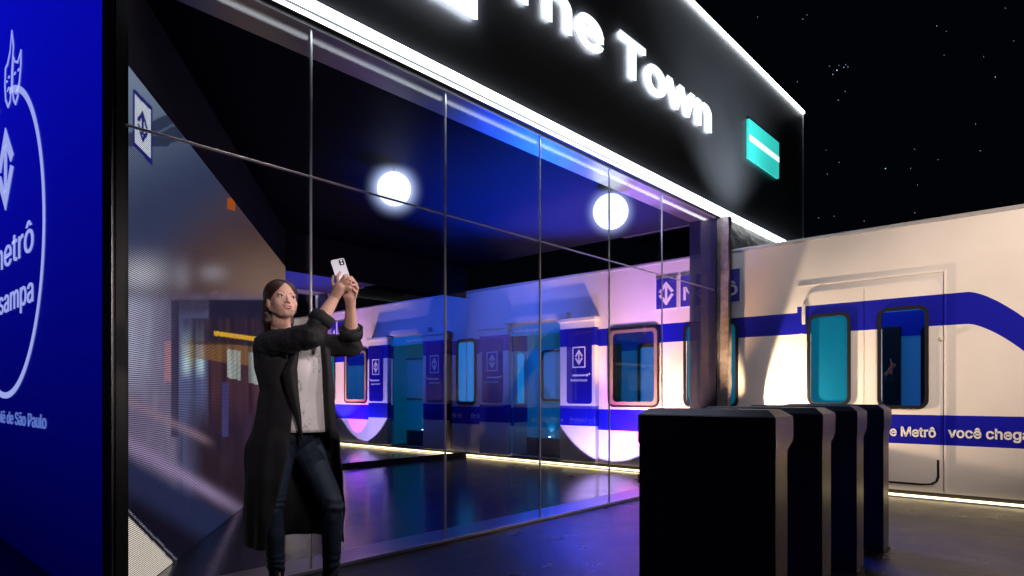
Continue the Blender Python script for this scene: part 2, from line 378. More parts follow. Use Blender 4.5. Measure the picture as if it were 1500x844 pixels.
# wall above the mirror and above the screen, and its dark return
P0 = Vector((1.12, 3.765, 0)); P1 = Vector((4.43, 8.22, 0)); dw = (P1 - P0).normalized(); nw = Vector((-dw.y, dw.x, 0))
SH = 2.86
b = MB(); b.box((4.3, MY + .02, 2.815), (TX + .0, MY + .2, CH - .002)); b.obj('back_wall', M['matte_black'], pav)
b = MB(); b.box((4.3, MY - .012, 0), (TX - .05, MY + .2, .075)); b.obj('plinth', M['matte_black'], pav)
b = MB()
q = P0 + dw * .01
b.poly([q + Vector((0, 0, SH + .002)), P1 + Vector((0, 0, SH + .002)), P1 + Vector((0, 0, CH - .002)), q + Vector((0, 0, CH - .002))], nw * .05)
b.obj('screen_wall', M['matte_black'], pav)

mi = thing('mirror_wall', (6.1, MY, .07), 'tall mirror wall behind the glass reflecting the train beside it', 'mirror')
b = MB(); b.box((4.40, MY, .075), (TX + .02, MY + .015, 2.812)); b.obj('mirror_sheet', M['mirror'], mi)

# rough concrete wall end between glass front and train
b = MB(); b.box((JX + .031, FY - .05, 0), (TX - .003, FY + .46, FZ0 - .006)); b.box((TX - .002, FY + .02, 2.93), (9.95, FY + .46, FZ0 - .006))
me = b.mesh(); bm = bmesh.new(); bm.from_mesh(me)
bmesh.ops.subdivide_edges(bm, edges=[e for e in bm.edges if e.calc_length() > .1], cuts=18, use_grid_fill=True)
for v in bm.verts:
    if v.co.y < FY + .1:
        v.co.y += (noise.noise(v.co * 9) * .02) + noise.noise(v.co * 30) * .008
    if v.co.x > TX - .02 and v.co.x < TX + .01 and v.co.z < 2.92: v.co.x -= abs(noise.noise(v.co * 6)) * .012
bm.to_mesh(me); bm.free()
tag(link('concrete_wall', me, M['concrete'], origin=(7.85, FY, 0)), 'rough grey concrete wall end between the glass front and the train', 'wall')

# globe lamps hung from the ceiling
gl = []
for (x, y, z, r, lab) in ((3.58 * 1.1, 4.68 * 1.1, 3.157, .178, 'glowing white globe lamp above the raised phone'), (5.42 * 1.1, 3.56 * 1.1, 3.125, .208, 'glowing white globe lamp at the right end of the glass front')):
    t = thing('globe_lamp', (x, y, z), lab, 'lamp', 'globe lamps under the pavilion ceiling')
    b = MB(); b.ball((x, y, z), r * .93, 40, 24); b.obj('globe', M['globe'], t, smooth=True)
    b = MB(); b.ball((x, y, z), .34, 40, 24); b.obj('glow_halo', M['soft'], t, smooth=True)  # glow volume added around the globe to imitate its bloom, no solid part
    b = MB(); b.tube((x, y, z + r - .01), (x, y, CH + .02), .012); b.obj('mount', M['black'], t, smooth=False)

# ------------------------------------------------------------------ LED screen
def lerp(a, b, t): return tuple(a[i] + (b[i] - a[i]) * t for i in range(3))
def sst(a, b, x):
    t = max(0, min(1, (x - a) / (b - a))); return t * t * (3 - 2 * t)
def inq(pts, x, y):
    n = len(pts); ins = False; j = n - 1
    for i in range(n):
        xi, yi = pts[i]; xj, yj = pts[j]
        if (yi > y) != (yj > y) and x < (xj - xi) * (y - yi) / (yj - yi) + xi: ins = not ins
        j = i
    return ins
LG = logo_loops(0, 0, 1, 1.64)
def screen_col(x, y):
    """picture of a train rushing through a station, as shown by the screen; x, y on a 1500-wide layout"""
    n1 = noise.noise(Vector((x * .02, y * .012, 0))); n2 = noise.noise(Vector((x * .09, y * .02, 3)))
    c = lerp((.25, .32, .45), (.045, .06, .13), sst(85, 330, y + (x - 183) * .5))
    c = lerp(c, (.10, .055, .05), sst(270, 420, y + (x - 250) * .5) * sst(220, 340, x + (y - 250) * .3))
    c = lerp(c, (.30, .18, .125), sst(330, 425, y) * sst(270, 400, x))
    # dark diagonal beams in the upper left
    d = (y - 190) + (x - 200) * .5
    if 0 < d < 46 and y < 215: c = lerp(c, (.012, .02, .06), .8)
    if abs(d - 20) < 2.0 and x > 224: c = (.10, .14, .22)
    # bright cloudy glow
    g = math.exp(-((x - 205) / 40) ** 2 - ((y - 402) / 26) ** 2) + .45 * math.exp(-((x - 312) / 20) ** 2 - ((y - 400) / 13) ** 2) + .3 * math.exp(-((x - 268) / 12) ** 2 - ((y - 405) / 22) ** 2)
    c = lerp(c, (.62, .60, .66), min(.8, g * .8))
    if 333 < x < 345 and 290 < y < 306 + (x - 333) * .3: c = (.5, .10, .01)
    # hall beyond, left half
    if y > 420:
        l = lerp((.42, .42, .55), (.14, .11, .20), sst(183, 262, x + 18 * n2))
        l = lerp(l, (.20, .16, .26), sst(520, 600, y)); l = lerp(l, (.5, .45, .5), .35 * max(0, n2))
        c = lerp(c, l, sst(420, 450, y))
        if x > 255:
            k = sst(255, 262, x)
            if y > 437: c = lerp(c, (.010, .010, .022), k * sst(437, 441, y) * (.95 if x > 305 else .6))
        if 262 < x < 305: 
            c = lerp(c, (.10, .11, .22), sst(450, 470, y))
            w = math.exp(-((x - 273) / 6) ** 2) + math.exp(-((x - 293) / 6) ** 2)
            c = lerp(c, (.50, .66, .72), w * sst(470, 520, y) * (1 - sst(535, 560, y)))
            c = lerp(c, (.35, .30, .05), .7 * math.exp(-((x - 281) / 4) ** 2) * sst(490, 505, y) * (1 - sst(530, 545, y)))
        # streaking orange train with pale windows
        yt = 500 + (x - 300) * .11; yb = 527 + (x - 300) * .14
        if x > 250 and yt < y < yb + 45:
            c = lerp(c, (.26, .12, .03), .85 * sst(250, 310, x) * (1 if y < yb else .0))
        if x > 296 and y >= yb: c = lerp(c, (.085, .03, .03), .85 * sst(296, 315, x))
        for (a, bb) in ((333, 347), (348, 352), (364, 400)):
            if a < x < bb and 511 + (x - 330) * .14 < y < 553 + (x - 333) * .24: c = lerp(c, (.50, .55, .50), .75 + .2 * n2)
        if x > 313 and abs(y - (488 + (x - 313) * .14)) < 3.4: c = (.95, .55, .02)
        if 240 < x < 250 and 500 < y < 560: c = lerp(c, (.62, .25, .28), .6)
        if 250 < x < 262 and 440 < y < 640: c = lerp(c, (.03, .025, .06), .8)
        if x > 258 and y > 466:
            n3 = noise.noise(Vector((x * .16, y * .006, 8))); k = sst(258, 300, x)
            if y < 505: c = lerp(c, (.035 + .05 * max(0, n3), .018 + .02 * max(0, n3), .016 + .02 * max(0, n3)), .8 * k)
            c = tuple(max(0, v * (1 + .75 * n3)) for v in c)
        if x > 313 and abs(y - (488 + (x - 313) * .14)) < 3.2: c = (.95, .52, .02)
        if x > 262: c = lerp(c, (.024, .012, .018), sst(565, 640, y) * sst(262, 300, x)); c = lerp(c, (.10, .05, .10), .5 * max(0, n2) * sst(560, 600, y))
        if 325 < x < 335 and 560 < y < 640: c = lerp(c, (.10, .12, .45), .35)
        # platform edge streaks and the dark track bed
        e = (y - 640) - (x - 183) * .60
        c = lerp(c, (.02, .028, .085), sst(8, 40, e))
        c = lerp(c, (.34, .25, .42), math.exp(-((e - 6) / 11) ** 2) * (1 - .5 * sst(300, 360, x)))
        e2 = (y - 585) - (x - 183) * .50
        c = lerp(c, (.40, .26, .32), .55 * math.exp(-(e2 / 7) ** 2) * (1 - sst(290, 320, x)))
        c = lerp(c, (.004, .004, .010), sst(60, 100, e))
        e3 = (y - 752) - (x - 183) * 1.02
        if abs(e3 + 9) < 1.0: c = (.35, .35, .4)
        if e3 > 0: c = (.80, .70, .58)
    # station sign with the arrows
    sy = 130 + (x - 195); 
    if 195 <= x <= 223 and sy - 1 <= y <= sy + 84:
        u = (x - 209) / 14; v = ((sy + 41.5) - y) / 41.5
        c = (.01, .012, .20)
        if abs(u) < .86 and abs(v) < .86:
            c = (.72, .76, .84)
            for lp in LG:
                if inq(lp, u / 1.15, v * 1.42): c = (.01, .012, .20)
    return c
def screen():
    nx, nz = 250, 330
    Lw = (P1 - P0).length; me = bpy.data.meshes.new('display'); vs = []; cols = []
    for j in range(nz + 1):
        for i in range(nx + 1):
            # denser columns close to the camera
            s = (i / nx) ** 1.6; p = P0 + dw * Lw * s + Vector((0, 0, .012 + (SH - .012) * j / nz)); vs.append(p)
            q = p - Vector((0, 0, 1.1)); f = q.dot(cf); x = 750 + 933 * q.dot(cr) / f; y = 578 - 933 * q.z / f
            cols.append(screen_col(x, y))
    fs = [(j * (nx + 1) + i, j * (nx + 1) + i + 1, (j + 1) * (nx + 1) + i + 1, (j + 1) * (nx + 1) + i) for j in range(nz) for i in range(nx)]
    me.from_pydata(vs, [], fs)
    ca = me.color_attributes.new('picture', 'FLOAT_COLOR', 'POINT')
    for k, c in enumerate(cols): ca.data[k].color = (c[0], c[1], c[2], 1)
    uv = me.uv_layers.new(name='UVMap')
    for lp in me.loops:
        p = me.vertices[lp.vertex_index].co; uv.data[lp.index].uv = ((p - P0).dot(dw), p.z)
    m = bpy.data.materials.new('led_pixels'); m.use_nodes = True; nt = m.node_tree; L = nt.links.new; bs = nt.nodes['Principled BSDF']
    at = nt.nodes.new('ShaderNodeVertexColor'); at.layer_name = 'picture'
    un = nt.nodes.new('ShaderNodeUVMap'); sp = nt.nodes.new('ShaderNodeSeparateXYZ'); L(un.outputs[0], sp.inputs[0])
    def mm(op, a, bb=0.):
        n = nt.nodes.new('ShaderNodeMath'); n.operation = op
        for i, v in enumerate((a, bb)):
            if isinstance(v, (int, float)): n.inputs[i].default_value = v
            else: L(v, n.inputs[i])
        return n.outputs[0]
    pitch = .0115
    r = mm('FRACT', mm('DIVIDE', sp.outputs[1], pitch)); row = mm('LESS_THAN', r, .56)
    c_ = mm('FRACT', mm('DIVIDE', sp.outputs[0], pitch)); colm = mm('LESS_THAN', c_, .72)
    k = mm('ADD', mm('MULTIPLY', mm('MULTIPLY', row, colm), 1.45), .05)
    L(at.outputs[0], bs.inputs['Emission Color']); L(k, bs.inputs['Emission Strength'])
    bs.inputs['Base Color'].default_value = (.004, .004, .005, 1); bs.inputs['Roughness'].default_value = .6; bs.inputs['Specular IOR Level'].default_value = .15
    t = thing('video_screen', (P0.x, P0.y, 0), 'large angled video screen showing a rushing train and a station arrow sign', 'screen')
    link('display', me, m, t)
    b = MB(); k0 = nw * .004
    b.poly([P0 + k0, P1 + k0, P1 + k0 + Vector((0, 0, SH)), P0 + k0 + Vector((0, 0, SH))], nw * .08); b.obj('casing', M['black'], t)
screen()

# ------------------------------------------------------------------ lit blue poster wall on the pavilion's flank
bp_ = thing('blue_lightbox', (.99, 6, 0), 'tall glowing blue poster with a pale circle and arrow emblem', 'poster')
BX = .9985
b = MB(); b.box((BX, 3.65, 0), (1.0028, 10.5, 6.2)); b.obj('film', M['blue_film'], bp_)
parts = []
cy, cz, ra, rb_ = 6.03, 2.215, 1.19, 1.145
def ring(cy, cz, ra, rb, w, t0, t1, n=90):
    o = []; i_ = []
    for k in range(n + 1):
        t = R(t0 + (t1 - t0) * k / n); o.append((cy + ra * math.cos(t), cz + rb * math.sin(t))); i_.append((cy + (ra - w) * math.cos(t), cz + (rb - w) * math.sin(t)))
    return o + i_[::-1]
ringm = flat([ring(6.03, 2.215, 1.19, 1.145, .045, -262, 78)], .004, onX(BX))
link('ring', ringm, M['print'], bp_)
def lerpn(p, q, t): return (p[0] + (q[0] - p[0]) * t, p[1] + (q[1] - p[1]) * t)
# pair of theatre masks as outlines
def outline(pts, w):
    c = (sum(p[0] for p in pts) / len(pts), sum(p[1] for p in pts) / len(pts)); inn = []
    for p in pts:
        d = Vector((c[0] - p[0], c[1] - p[1])); l = d.length; inn.append((p[0] + d.x / l * w, p[1] + d.y / l * w))
    return [pts, inn]
mk = []
mp = [(5.50, 3.50), (5.60, 3.455), (5.70, 3.49), (5.755, 3.55), (5.78, 3.45), (5.79, 3.32), (5.75, 3.22), (5.68, 3.165), (5.60, 3.20), (5.54, 3.30), (5.50, 3.40)]
mp2 = [(5.74, 3.62), (5.80, 3.75), (5.86, 3.62), (5.95, 3.56), (6.03, 3.55), (6.05, 3.42), (6.02, 3.30), (5.93, 3.22), (5.86, 3.24), (5.81, 3.32), (5.79, 3.45), (5.76, 3.55)]
for q_ in (mp, mp2): mk.append(flat(outline(q_, .018), .004, onX(BX)))
for (a, z_, wy, wz) in ((5.58, 3.385, .045, .012), (5.70, 3.40, .045, .012), (5.90, 3.44, .04, .012), (5.97, 3.43, .03, .012)):
    mk.append(flat([rrect(a - wy / 2, z_ - wz / 2, a + wy / 2, z_ + wz / 2, .005, 3)], .004, onX(BX)))
mk.append(flat([[(5.56, 3.30), (5.60, 3.25), (5.66, 3.235), (5.72, 3.27), (5.66, 3.25), (5.60, 3.265)]], .004, onX(BX)))
mk.append(flat([[(5.86, 3.33), (5.90, 3.37), (5.96, 3.35), (5.91, 3.355)]], .004, onX(BX)))
link('mask_emblem', joinm(mk), M['print'], bp_)
link('arrow_emblem', logo_mesh(6.02, 2.79, .54, .62, .004, onX(BX)), M['print'], bp_)
link('lettering', text_fit('metrô', .40, .004, txX(BX, 5.12, 2.055), 1.36, align='RIGHT'), M['print'], bp_)
link('lettering', text_fit('nasampa', .34, .004, txX(BX, 5.125, 1.715), 1.52, align='RIGHT'), M['print'], bp_)
link('lettering', text_fit('O rolê de São Paulo', .175, .004, txX(BX, 4.80, .885), 1.75, align='RIGHT'), M['print_dim'], bp_)

# ------------------------------------------------------------------ sign on the box: square emblem, words, teal sign
sg = thing('illuminated_sign', (5.8, FY, 4.3), 'glowing white raised words and square emblem on the black sign box', 'sign')
def sign_letters(s, x0, size, z0, xs=1.0):
    x = x0
    return
def raised(me_fn, name, parent, label=None):
    face = me_fn(.02, FY - .06, 0.0, .05); o = link(name, face, M['letter'], parent)
    back = me_fn(.012, FY - .03, -.012, .0); link('back_light', back, M['letter_halo'], o)
    return o
def word(s, xl, xr, size, z0):
    """letters placed one by one, the word scaled to run from xl to xr"""
    def width(t):
        m = text(t, size, .01, txY(0, 0, 0), bold=.012); xs_ = [v.co.x for v in m.vertices]; bpy.data.meshes.remove(m); return min(xs_), max(xs_)
    a, b_ = width(s); k = (xr - xl) / (b_ - a)
    for i, ch in enumerate(s):
        # advance of this letter = width of prefix incl. letter minus the letter's own
        pa, pb = width(s[:i + 1]); ca, cb = width(ch); off = pb - cb - (.035 if i else 0) * size
        for dep, Y, bo, nm, mt_ in ((.004, FY - .022, .014, 'letter', M['letter']),):
            me = text(ch, size, dep, (lambda a2, b2, c2, Y=Y: Vector((xl + (a2 - a) * k, Y - c2, z0 + b2))) if False else (lambda a2, b2, c2, Y=Y, off=off: Vector((xl + (a2 + off - a) * k, Y - c2, z0 + b2))), bold=bo)
            o = link(nm, me, mt_, sg)
        me = text(ch, size, .01, (lambda a2, b2, c2, off=off: Vector((xl + (a2 + off - a) * k, FY - .008 - c2, z0 + b2))), bold=.006)
        link('back_light', me, M['letter_halo'], o)
word('The', 3.64, 5.08, .72, 4.285)
word('Town', 5.32, 7.40, .72, 4.285)
sq = [rect(2.15, 3.89, 3.347, 5.05), rect(2.245, 3.985, 3.252, 4.955)]
o = link('square_emblem', flat(sq, .006, onY(FY - .035)), M['letter'], sg)
link('back_light', flat([rect(2.16, 3.90, 3.337, 5.04), rect(2.235, 3.975, 3.262, 4.965)], .010, onY(FY - .014)), M['letter_halo'], o)
o = link('arrow_emblem', logo_mesh(2.75, 4.47, .62, .9, .006, onY(FY - .035)), M['letter'], sg)
ts = thing('teal_sign', (9.04, FY, 4.28), 'small teal sign with a white stripe at the right end of the sign box', 'sign')
b = MB(); b.box((8.48, FY - .04, 4.28), (9.60, FY - .001, 4.81), .006); b.obj('plate', M['teal_sign'], ts)
b = MB(); b.box((8.482, FY - .044, 4.515), (9.598, FY - .0405, 4.595)); b.obj('stripe', M['white_sign'], ts)

# ------------------------------------------------------------------ the metro train
tr = thing('metro_train', (TX, 0, 0), 'cream metro carriage with blue bands, teal windows and large lettering', 'train')
TT = 2.90
doorA = (1.154, 2.45)          # outer double door, in view right of the posts
recess = (6.05, 7.13)          # open doorway inside the pavilion
wins = [  # y0, y1, z0, z1, kind
    (3.27, 4.02, .93, 2.04, 'teal'), (4.38, 5.22, .915, 2.06, 'deep'), (7.95, 8.60, .92, 2.09, 'blue')]
w1 = (1.975, 2.442, .97, 2.035); w2 = (1.232, 1.709, .945, 2.045)
holes = [rect(a + .035, z0 + .035, min(bb - .035, MY - .004), z1 - .035) for a, bb, z0, z1, k in wins]
holes.append(rect(recess[0], .10, recess[1], 2.24)); holes.append(rect(w2[0] + .035, w2[2] + .035, w2[1] - .035, w2[3] - .035)); holes.append(rect(w1[0] + .035, w1[2] + .035, w1[1] - .035, w1[3] - .035))
body = link('body', flat([rect(-4.5, .075, MY - .002, TT)] + holes, .05, lambda a, b_, c: Vector((TX + c, a, b_))), M['train'], tr)
b = MB(); b.box((TX + .052, -4.5, .075), (TX + 2.4, -4.45, TT)); b.box((TX + 2.35, -4.44, .075), (TX + 2.4, 8.2, TT)); b.obj('far_side', M['cream'], tr)
b = MB(); b.box((TX - .012, -4.5, TT + .001), (TX + 2.4, MY - .002, TT + .045), .012); b.obj('roof', mat('roof_metal', (.45, .46, .5), .35, .3, var=.1), tr)
b = MB(); b.box((TX + .02, -4.5, .0), (TX + .06, MY - .002, .074)); b.obj('skirt', M['black'], tr)
# double door: dark gasket, two leaves proud of the side
def leaf(y0, y1, corners_right, hole):
    return flat([rrect(y0, .165, y1, 2.275, .07), rect(hole[0] + .035, hole[2] + .035, hole[1] - .035, hole[3] - .035)], .012, onX(TX - .004))
g = link('door_gasket', flat([rrect(1.135, .135, 2.47, 2.295, .11), rrect(1.160, .170, 2.445, 2.270, .09)], .012, onX(TX - .0015)), M['train'], tr)
link('door_seal', flat([[(1.30, .142), (2.40, .142), (2.40, .163), (1.30, .163), (1.22, .170), (1.175, .20), (1.160, .25), (1.160, .42), (1.142, .42), (1.138, .24), (1.155, .19), (1.20, .155)]], .015, onX(TX - .001)), M['rubber'], tr)
def half(y0, y1, roundlow, roundhigh, hole):
    r = .085; pts = []
    n = 6
    for cx, cz_, t0, on in ((y1 - r, 2.27 - r, 0, roundhigh), (y0 + r, 2.27 - r, 90, roundlow), (y0 + r, .17 + r, 180, roundlow), (y1 - r, .17 + r, 270, roundhigh)):
        if on:
            for i in range(n + 1): t = R(t0 + 90 * i / n); pts.append((cx + r * math.cos(t), cz_ + r * math.sin(t)))
        else:
            sx = 1 if t0 in (0, 270) else -1; szz = 1 if t0 in (0, 90) else -1
            pts.append((cx + sx * r, cz_ + szz * r))
    return flat([pts, rect(hole[0] + .035, hole[2] + .035, hole[1] - .035, hole[3] - .035)], .010, onX(TX - .002))
d1 = link('door_leaf', half(1.160, 1.840, True, False, w2), M['train'], tr)
d2 = link('door_leaf', half(1.846, 2.445, False, True, w1), M['train'], tr)
b = MB(); b.box((TX - .012, 1.082, .09), (TX - .002, 1.100, 2.388), .003); b.box((TX - .012, 1.101, 2.372), (TX - .002, 2.56, 2.388), .003); b.obj('door_rail', M['train'], tr)
b = MB(); b.box((TX - .03, 2.46, 1.93), (TX - .002, 2.50, 2.16), .006); b.obj('door_hinge', M['cream'], tr)
b = MB(); b.box((TX - .03, 1.108, 1.66), (TX - .002, 1.133, 1.70), .004); b.obj('door_hinge', M['cream'], tr)

def window(y0, y1, z0, z1, pane, parent, x=TX, fr=.036, proud=.018, rad=.10):
    f = link('window', flat([rrect(y0, z0, y1, z1, rad), rrect(y0 + fr, z0 + fr, y1 - fr, z1 - fr, rad - fr * .7)], proud, onX(x - .0025)), M['rubber'], parent)
    b = MB(); b.box((x + .018, y0 + .02, z0 + .02), (x + .026, y1 - .02, z1 - .02)); b.obj('pane', pane, f)
    return f
window(*w1, M['teal_pane'], d2, TX - .012, proud=.014); window(*w2, M['train_glass'], d1, TX - .012, proud=.014)
window(3.27, 4.02, .93, 2.04, M['teal_pane'], tr)
f = window(4.38, 5.22, .915, 2.06, M['train_glass'], tr, fr=.030)
link('inner_frame', flat([rrect(4.41, .945, 5.19, 2.03, .08), rrect(4.46, .995, 5.14, 1.985, .06)], .016, onX(TX - .0015)), mat('copper_tint_frame', (.20, .15, .13), .3), f)
# the window cut by the mirror
b = MB(); z0, z1, y0 = .92, 2.09, 7.96
def arc(cy_, cz_, r, t0, t1): return [(cy_ + r * math.cos(R(t)), cz_ + r * math.sin(R(t))) for t in (range(t0, t1 + 1, 15) if t1 > t0 else range(t0, t1 - 1, -15))]
mm_ = flat([[(MY - .003, z1)] + arc(y0 + .1, z1 - .1, .1, 90, 180) + arc(y0 + .1, z0 + .1, .1, 180, 270) + [(MY - .003, z0), (MY - .003, z0 + .055)]
            + arc(y0 + .115, z0 + .115, .06, 270, 180) + arc(y0 + .115, z1 - .115, .06, 180, 90) + [(MY - .003, z1 - .055)]], .018, onX(TX - .0025))
f = link('window', mm_, M['rubber'], tr)
b.box((TX + .012, 8.0, .95), (TX + .02, MY - .003, 2.06)); b.obj('pane', M['sky_pane'], f)

# interior seen through the clear windows
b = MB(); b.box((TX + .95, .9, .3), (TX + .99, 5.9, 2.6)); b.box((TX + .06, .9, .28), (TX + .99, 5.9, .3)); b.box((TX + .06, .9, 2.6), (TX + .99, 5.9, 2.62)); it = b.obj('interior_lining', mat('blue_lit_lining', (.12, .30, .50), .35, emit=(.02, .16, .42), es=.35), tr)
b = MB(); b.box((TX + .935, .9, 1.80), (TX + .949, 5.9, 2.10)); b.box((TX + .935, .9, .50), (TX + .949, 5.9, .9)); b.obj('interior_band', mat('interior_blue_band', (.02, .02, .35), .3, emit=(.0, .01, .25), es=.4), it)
for ya in (1.66, 5.58):
    b = MB(); b.box((TX + .88, ya, .31), (TX + .934, ya + .30, 1.92), .01); b.obj('interior_door', M['black'], it)
for y0 in (1.04, 4.86):
    f = link('interior_window', flat([rrect(y0, .75, y0 + .42, 1.90, .06), rrect(y0 + .05, .80, y0 + .37, 1.84, .04)], .02, onX(TX + .93)), M['rubber'], it)
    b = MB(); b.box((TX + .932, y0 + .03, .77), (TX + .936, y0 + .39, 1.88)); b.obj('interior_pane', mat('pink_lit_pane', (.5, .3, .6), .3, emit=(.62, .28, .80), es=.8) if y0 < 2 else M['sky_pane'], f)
lamp('train_inside_light', 'AREA', (TX + .5, 3.0, 2.55), (TX + .5, 3.0, 0), (.35, .65, 1), 10, .3, sy=3.0)

# door cabinets standing proud on both sides of the open doorway
def cabinet(y0, y1, s0, s1):
    b = MB(); b.box((TX - .10, y0, .085), (TX - .002, y1, 2.255), .02); c = b.obj('door_cabinet', M['train_box'], tr)
    b = MB(); b.box((TX - .13, y0 - .02, 2.20), (TX - .002, y1 + .02, 2.262), .012); b.obj('cabinet_cap', M['cream'], c)
    p = link('notice_panel', flat([rrect(s0, .96, s1, 2.05, .05)], .01, onX(TX - .1025)), M['navy_film'], c)
    m_ = (s0 + s1) / 2; k = 1
    sqz = (s1 - s0) * .52
    zz = 1.66
    g1 = flat([rect(m_ - sqz / 2, zz - sqz * .66, m_ + sqz / 2, zz + sqz * .66), rect(m_ - sqz / 2 + .018, zz - sqz * .66 + .018, m_ + sqz / 2 - .018, zz + sqz * .66 - .018)], .002, onX(TX - .1130))
    g2 = logo_mesh(m_, zz, sqz * .62, sqz * 1.0, .002, onX(TX - .1130))
    link('arrow_emblem', joinm([g1, g2]), mat('print_white_vinyl', (.8, .8, .85), .4), p)
    b = MB(); b.box((TX - .115, m_ - sqz * .5, 1.375), (TX - .1130, m_ + sqz * .5, 1.40)); b.tube((TX - .115, m_ - sqz * .62, 1.388), (TX - .1130, m_ - sqz * .62, 1.388), .02)
    b.tube((TX - .115, m_ - sqz * .8, 1.405), (TX - .1130, m_ - sqz * .8, 1.405), .016); b.obj('route_line', M['white_paint'], p)
    link('lettering', text('Próxima Estação', .062, .002, txX(TX - .1130, m_, 1.30), bold=.0015, align='CENTER', xs=.92), M['white_paint'], p)
cabinet(5.385, 6.045, 5.44, 5.90); cabinet(7.135, 7.80, 7.24, 7.72)
b = MB(); b.box((TX - .09, 5.92, 2.275), (TX - .002, 7.28, 2.37), .012); b.obj('door_track', M['cream'], tr)
# the recessed doorway: lintel, teal back, dark sill, jamb with the bands, window
XB = TX + .40
b = MB(); b.box((XB, recess[0] - .35, .10), (XB + .03, recess[1] + .35, 2.24)); rc = b.obj('teal_door', M['teal'], tr)
b = MB(); b.box((XB - .02, recess[0] - .35, .09), (XB - .002, recess[1] + .35, .37), .004); b.obj('kick_plate', M['navy'], rc)
b = MB(); b.box((TX - .002, recess[0] + .002, 2.07), (TX + .02, recess[1] - .002, 2.239)); lt = b.obj('lintel', M['teal'], tr)
link('lettering', text('Estação mais segura', .085, .002, txX(TX - .0045, recess[1] - .04, 2.13), bold=.001, xs=.98), M['white_paint'], lt)
window(5.86, 6.80, .99, 1.84, M['dark_pane'], rc, XB - .012, proud=.014, rad=.07)
b = MB(); b.box((TX + .052, recess[1] + .0, .10), (XB - .001, recess[1] + .02, 2.24)); jb = b.obj('doorway_jamb', M['train_box'], tr)
b = MB(); b.box((TX + .052, recess[0] - .02, .10), (XB - .001, recess[0], 2.24)); b.obj('doorway_jamb', M['teal'], tr)
b = MB(); b.box((TX + .05, recess[0], .085), (XB, recess[1], .10)); b.box((TX - .12, recess[0] + .005, .07), (TX + .049, recess[1] - .005, .084), .003); b.obj('door_sill', M['black'], tr)
b = MB(); b.box((TX + .14, recess[1] - .010, .96), (TX + .30, recess[1] - .001, 1.80), .003); b.obj('jamb_panel', M['sky_pane'], jb)
# station name sign on the side
s_ = MB(); s_.box((TX - .012, 4.105, 2.262), (TX - .002, 4.440, 2.705)); s_.box((TX - .012, 3.235, 2.262), (TX - .002, 4.075, 2.705)); sb_ = s_.obj('name_plate', M['white_paint'], tr)
NV = mat('name_blue', (.012, .010, .34), .35)
s_ = MB(); s_.box((TX - .016, 4.120, 2.277), (TX - .0125, 4.425, 2.690)); s_.box((TX - .016, 3.25, 2.277), (TX - .0125, 4.06, 2.690)); s_.obj('blue_field', NV, sb_)
link('arrow_emblem', logo_mesh(4.272, 2.483, .23, .33, .003, onX(TX - .0165)), M['white_paint'], sb_)
link('lettering', text_fit('Metrô', .33, .003, txX(TX - .0165, 4.035, 2.365), .74, bold=.004), M['white_paint'], sb_)
# slogan in the lower band
link('lettering', text_fit('De Metrô', .19, .003, txX(TX - .0145, 1.168, .655), .50, bold=.004, align='RIGHT'), M['white_paint'], body)
link('lettering', text_fit('você chega', .19, .003, txX(TX - .0030, 1.065, .66), .66, bold=.004), M['white_paint'], body)
link('lettering', text('De Metrô', .17, .003, txX(TX - .0030, 8.10, .68), bold=.002, xs=.8), M['white_paint'], body)
# small lamp at the foot of the teal door
ul = thing('door_foot_light', (XB - .06, 6.60, .385), 'tiny blue-white spot lamp at the foot of the teal door', 'lamp')
b = MB(); b.tube((XB - .055, 6.6, .37), (XB - .055, 6.6, .395), .022); b.obj('housing', M['black'], ul)
b = MB(); b.tube((XB - .055, 6.6, .3955), (XB - .055, 6.6, .400), .016); b.obj('lens', emis('small_lens', (.4, .7, 1), 20), ul)
lamp('door_foot_beam', 'SPOT', (XB - .055, 6.6, .41), (XB + .01, 6.6, .7), (.3, .6, 1), 3, .01, 60, .6)
# warm strip along the foot of the train
t = thing('floor_light_strip', (TX - .03, 2, 0), 'thin warm strip light along the foot of the train', 'strip light')
b = MB(); b.box((TX - .035, -4.5, .0), (TX + .015, MY - .015, .014)); b.obj('profile', M['cream'], t)
b = MB(); b.box((TX - .022, -4.5, .0145), (TX - .002, MY - .015, .034), .003); b.obj('light_strip', M['led_warm'], t)

# uplight fixtures on the ground (hidden behind the turnstiles)
for (p, d, lab) in (((7.60, 3.07, .74), (.30, -1.15, .98), 'black uplight on a short stand outside in front of the train'), ((7.2, 4.25, .05), (.2, .05, 1), 'black floor uplight inside the glass front')):
    t = thing('floor_uplight', (p[0], p[1], 0), lab, 'lamp')
    dv = Vector(d).normalized(); c = Vector(p)
    b = MB(); b.tube(c - dv * .08, c + dv * .02, .05, .06); b.obj('housing', M['black'], t)
    b = MB(); b.box((p[0] - .07, p[1] - .07, 0), (p[0] + .07, p[1] + .07, .012), .003); b.tube((p[0], p[1], .01), (p[0], p[1], max(.02, p[2] - .05)), .012); b.obj('stand', M['black'], t)

for (p, lab) in (((6.89, 5.15), 'recessed violet floor light in the polished floor, farther from the train'), ((7.30, 4.85), 'recessed magenta floor light in the polished floor, close to the train')):
    t = thing('recessed_floor_light', (p[0], p[1], .006), lab, 'lamp')
    b = MB(); b.tube((p[0], p[1], .0065), (p[0], p[1], .010), .035); b.obj('rim', M['black'], t)
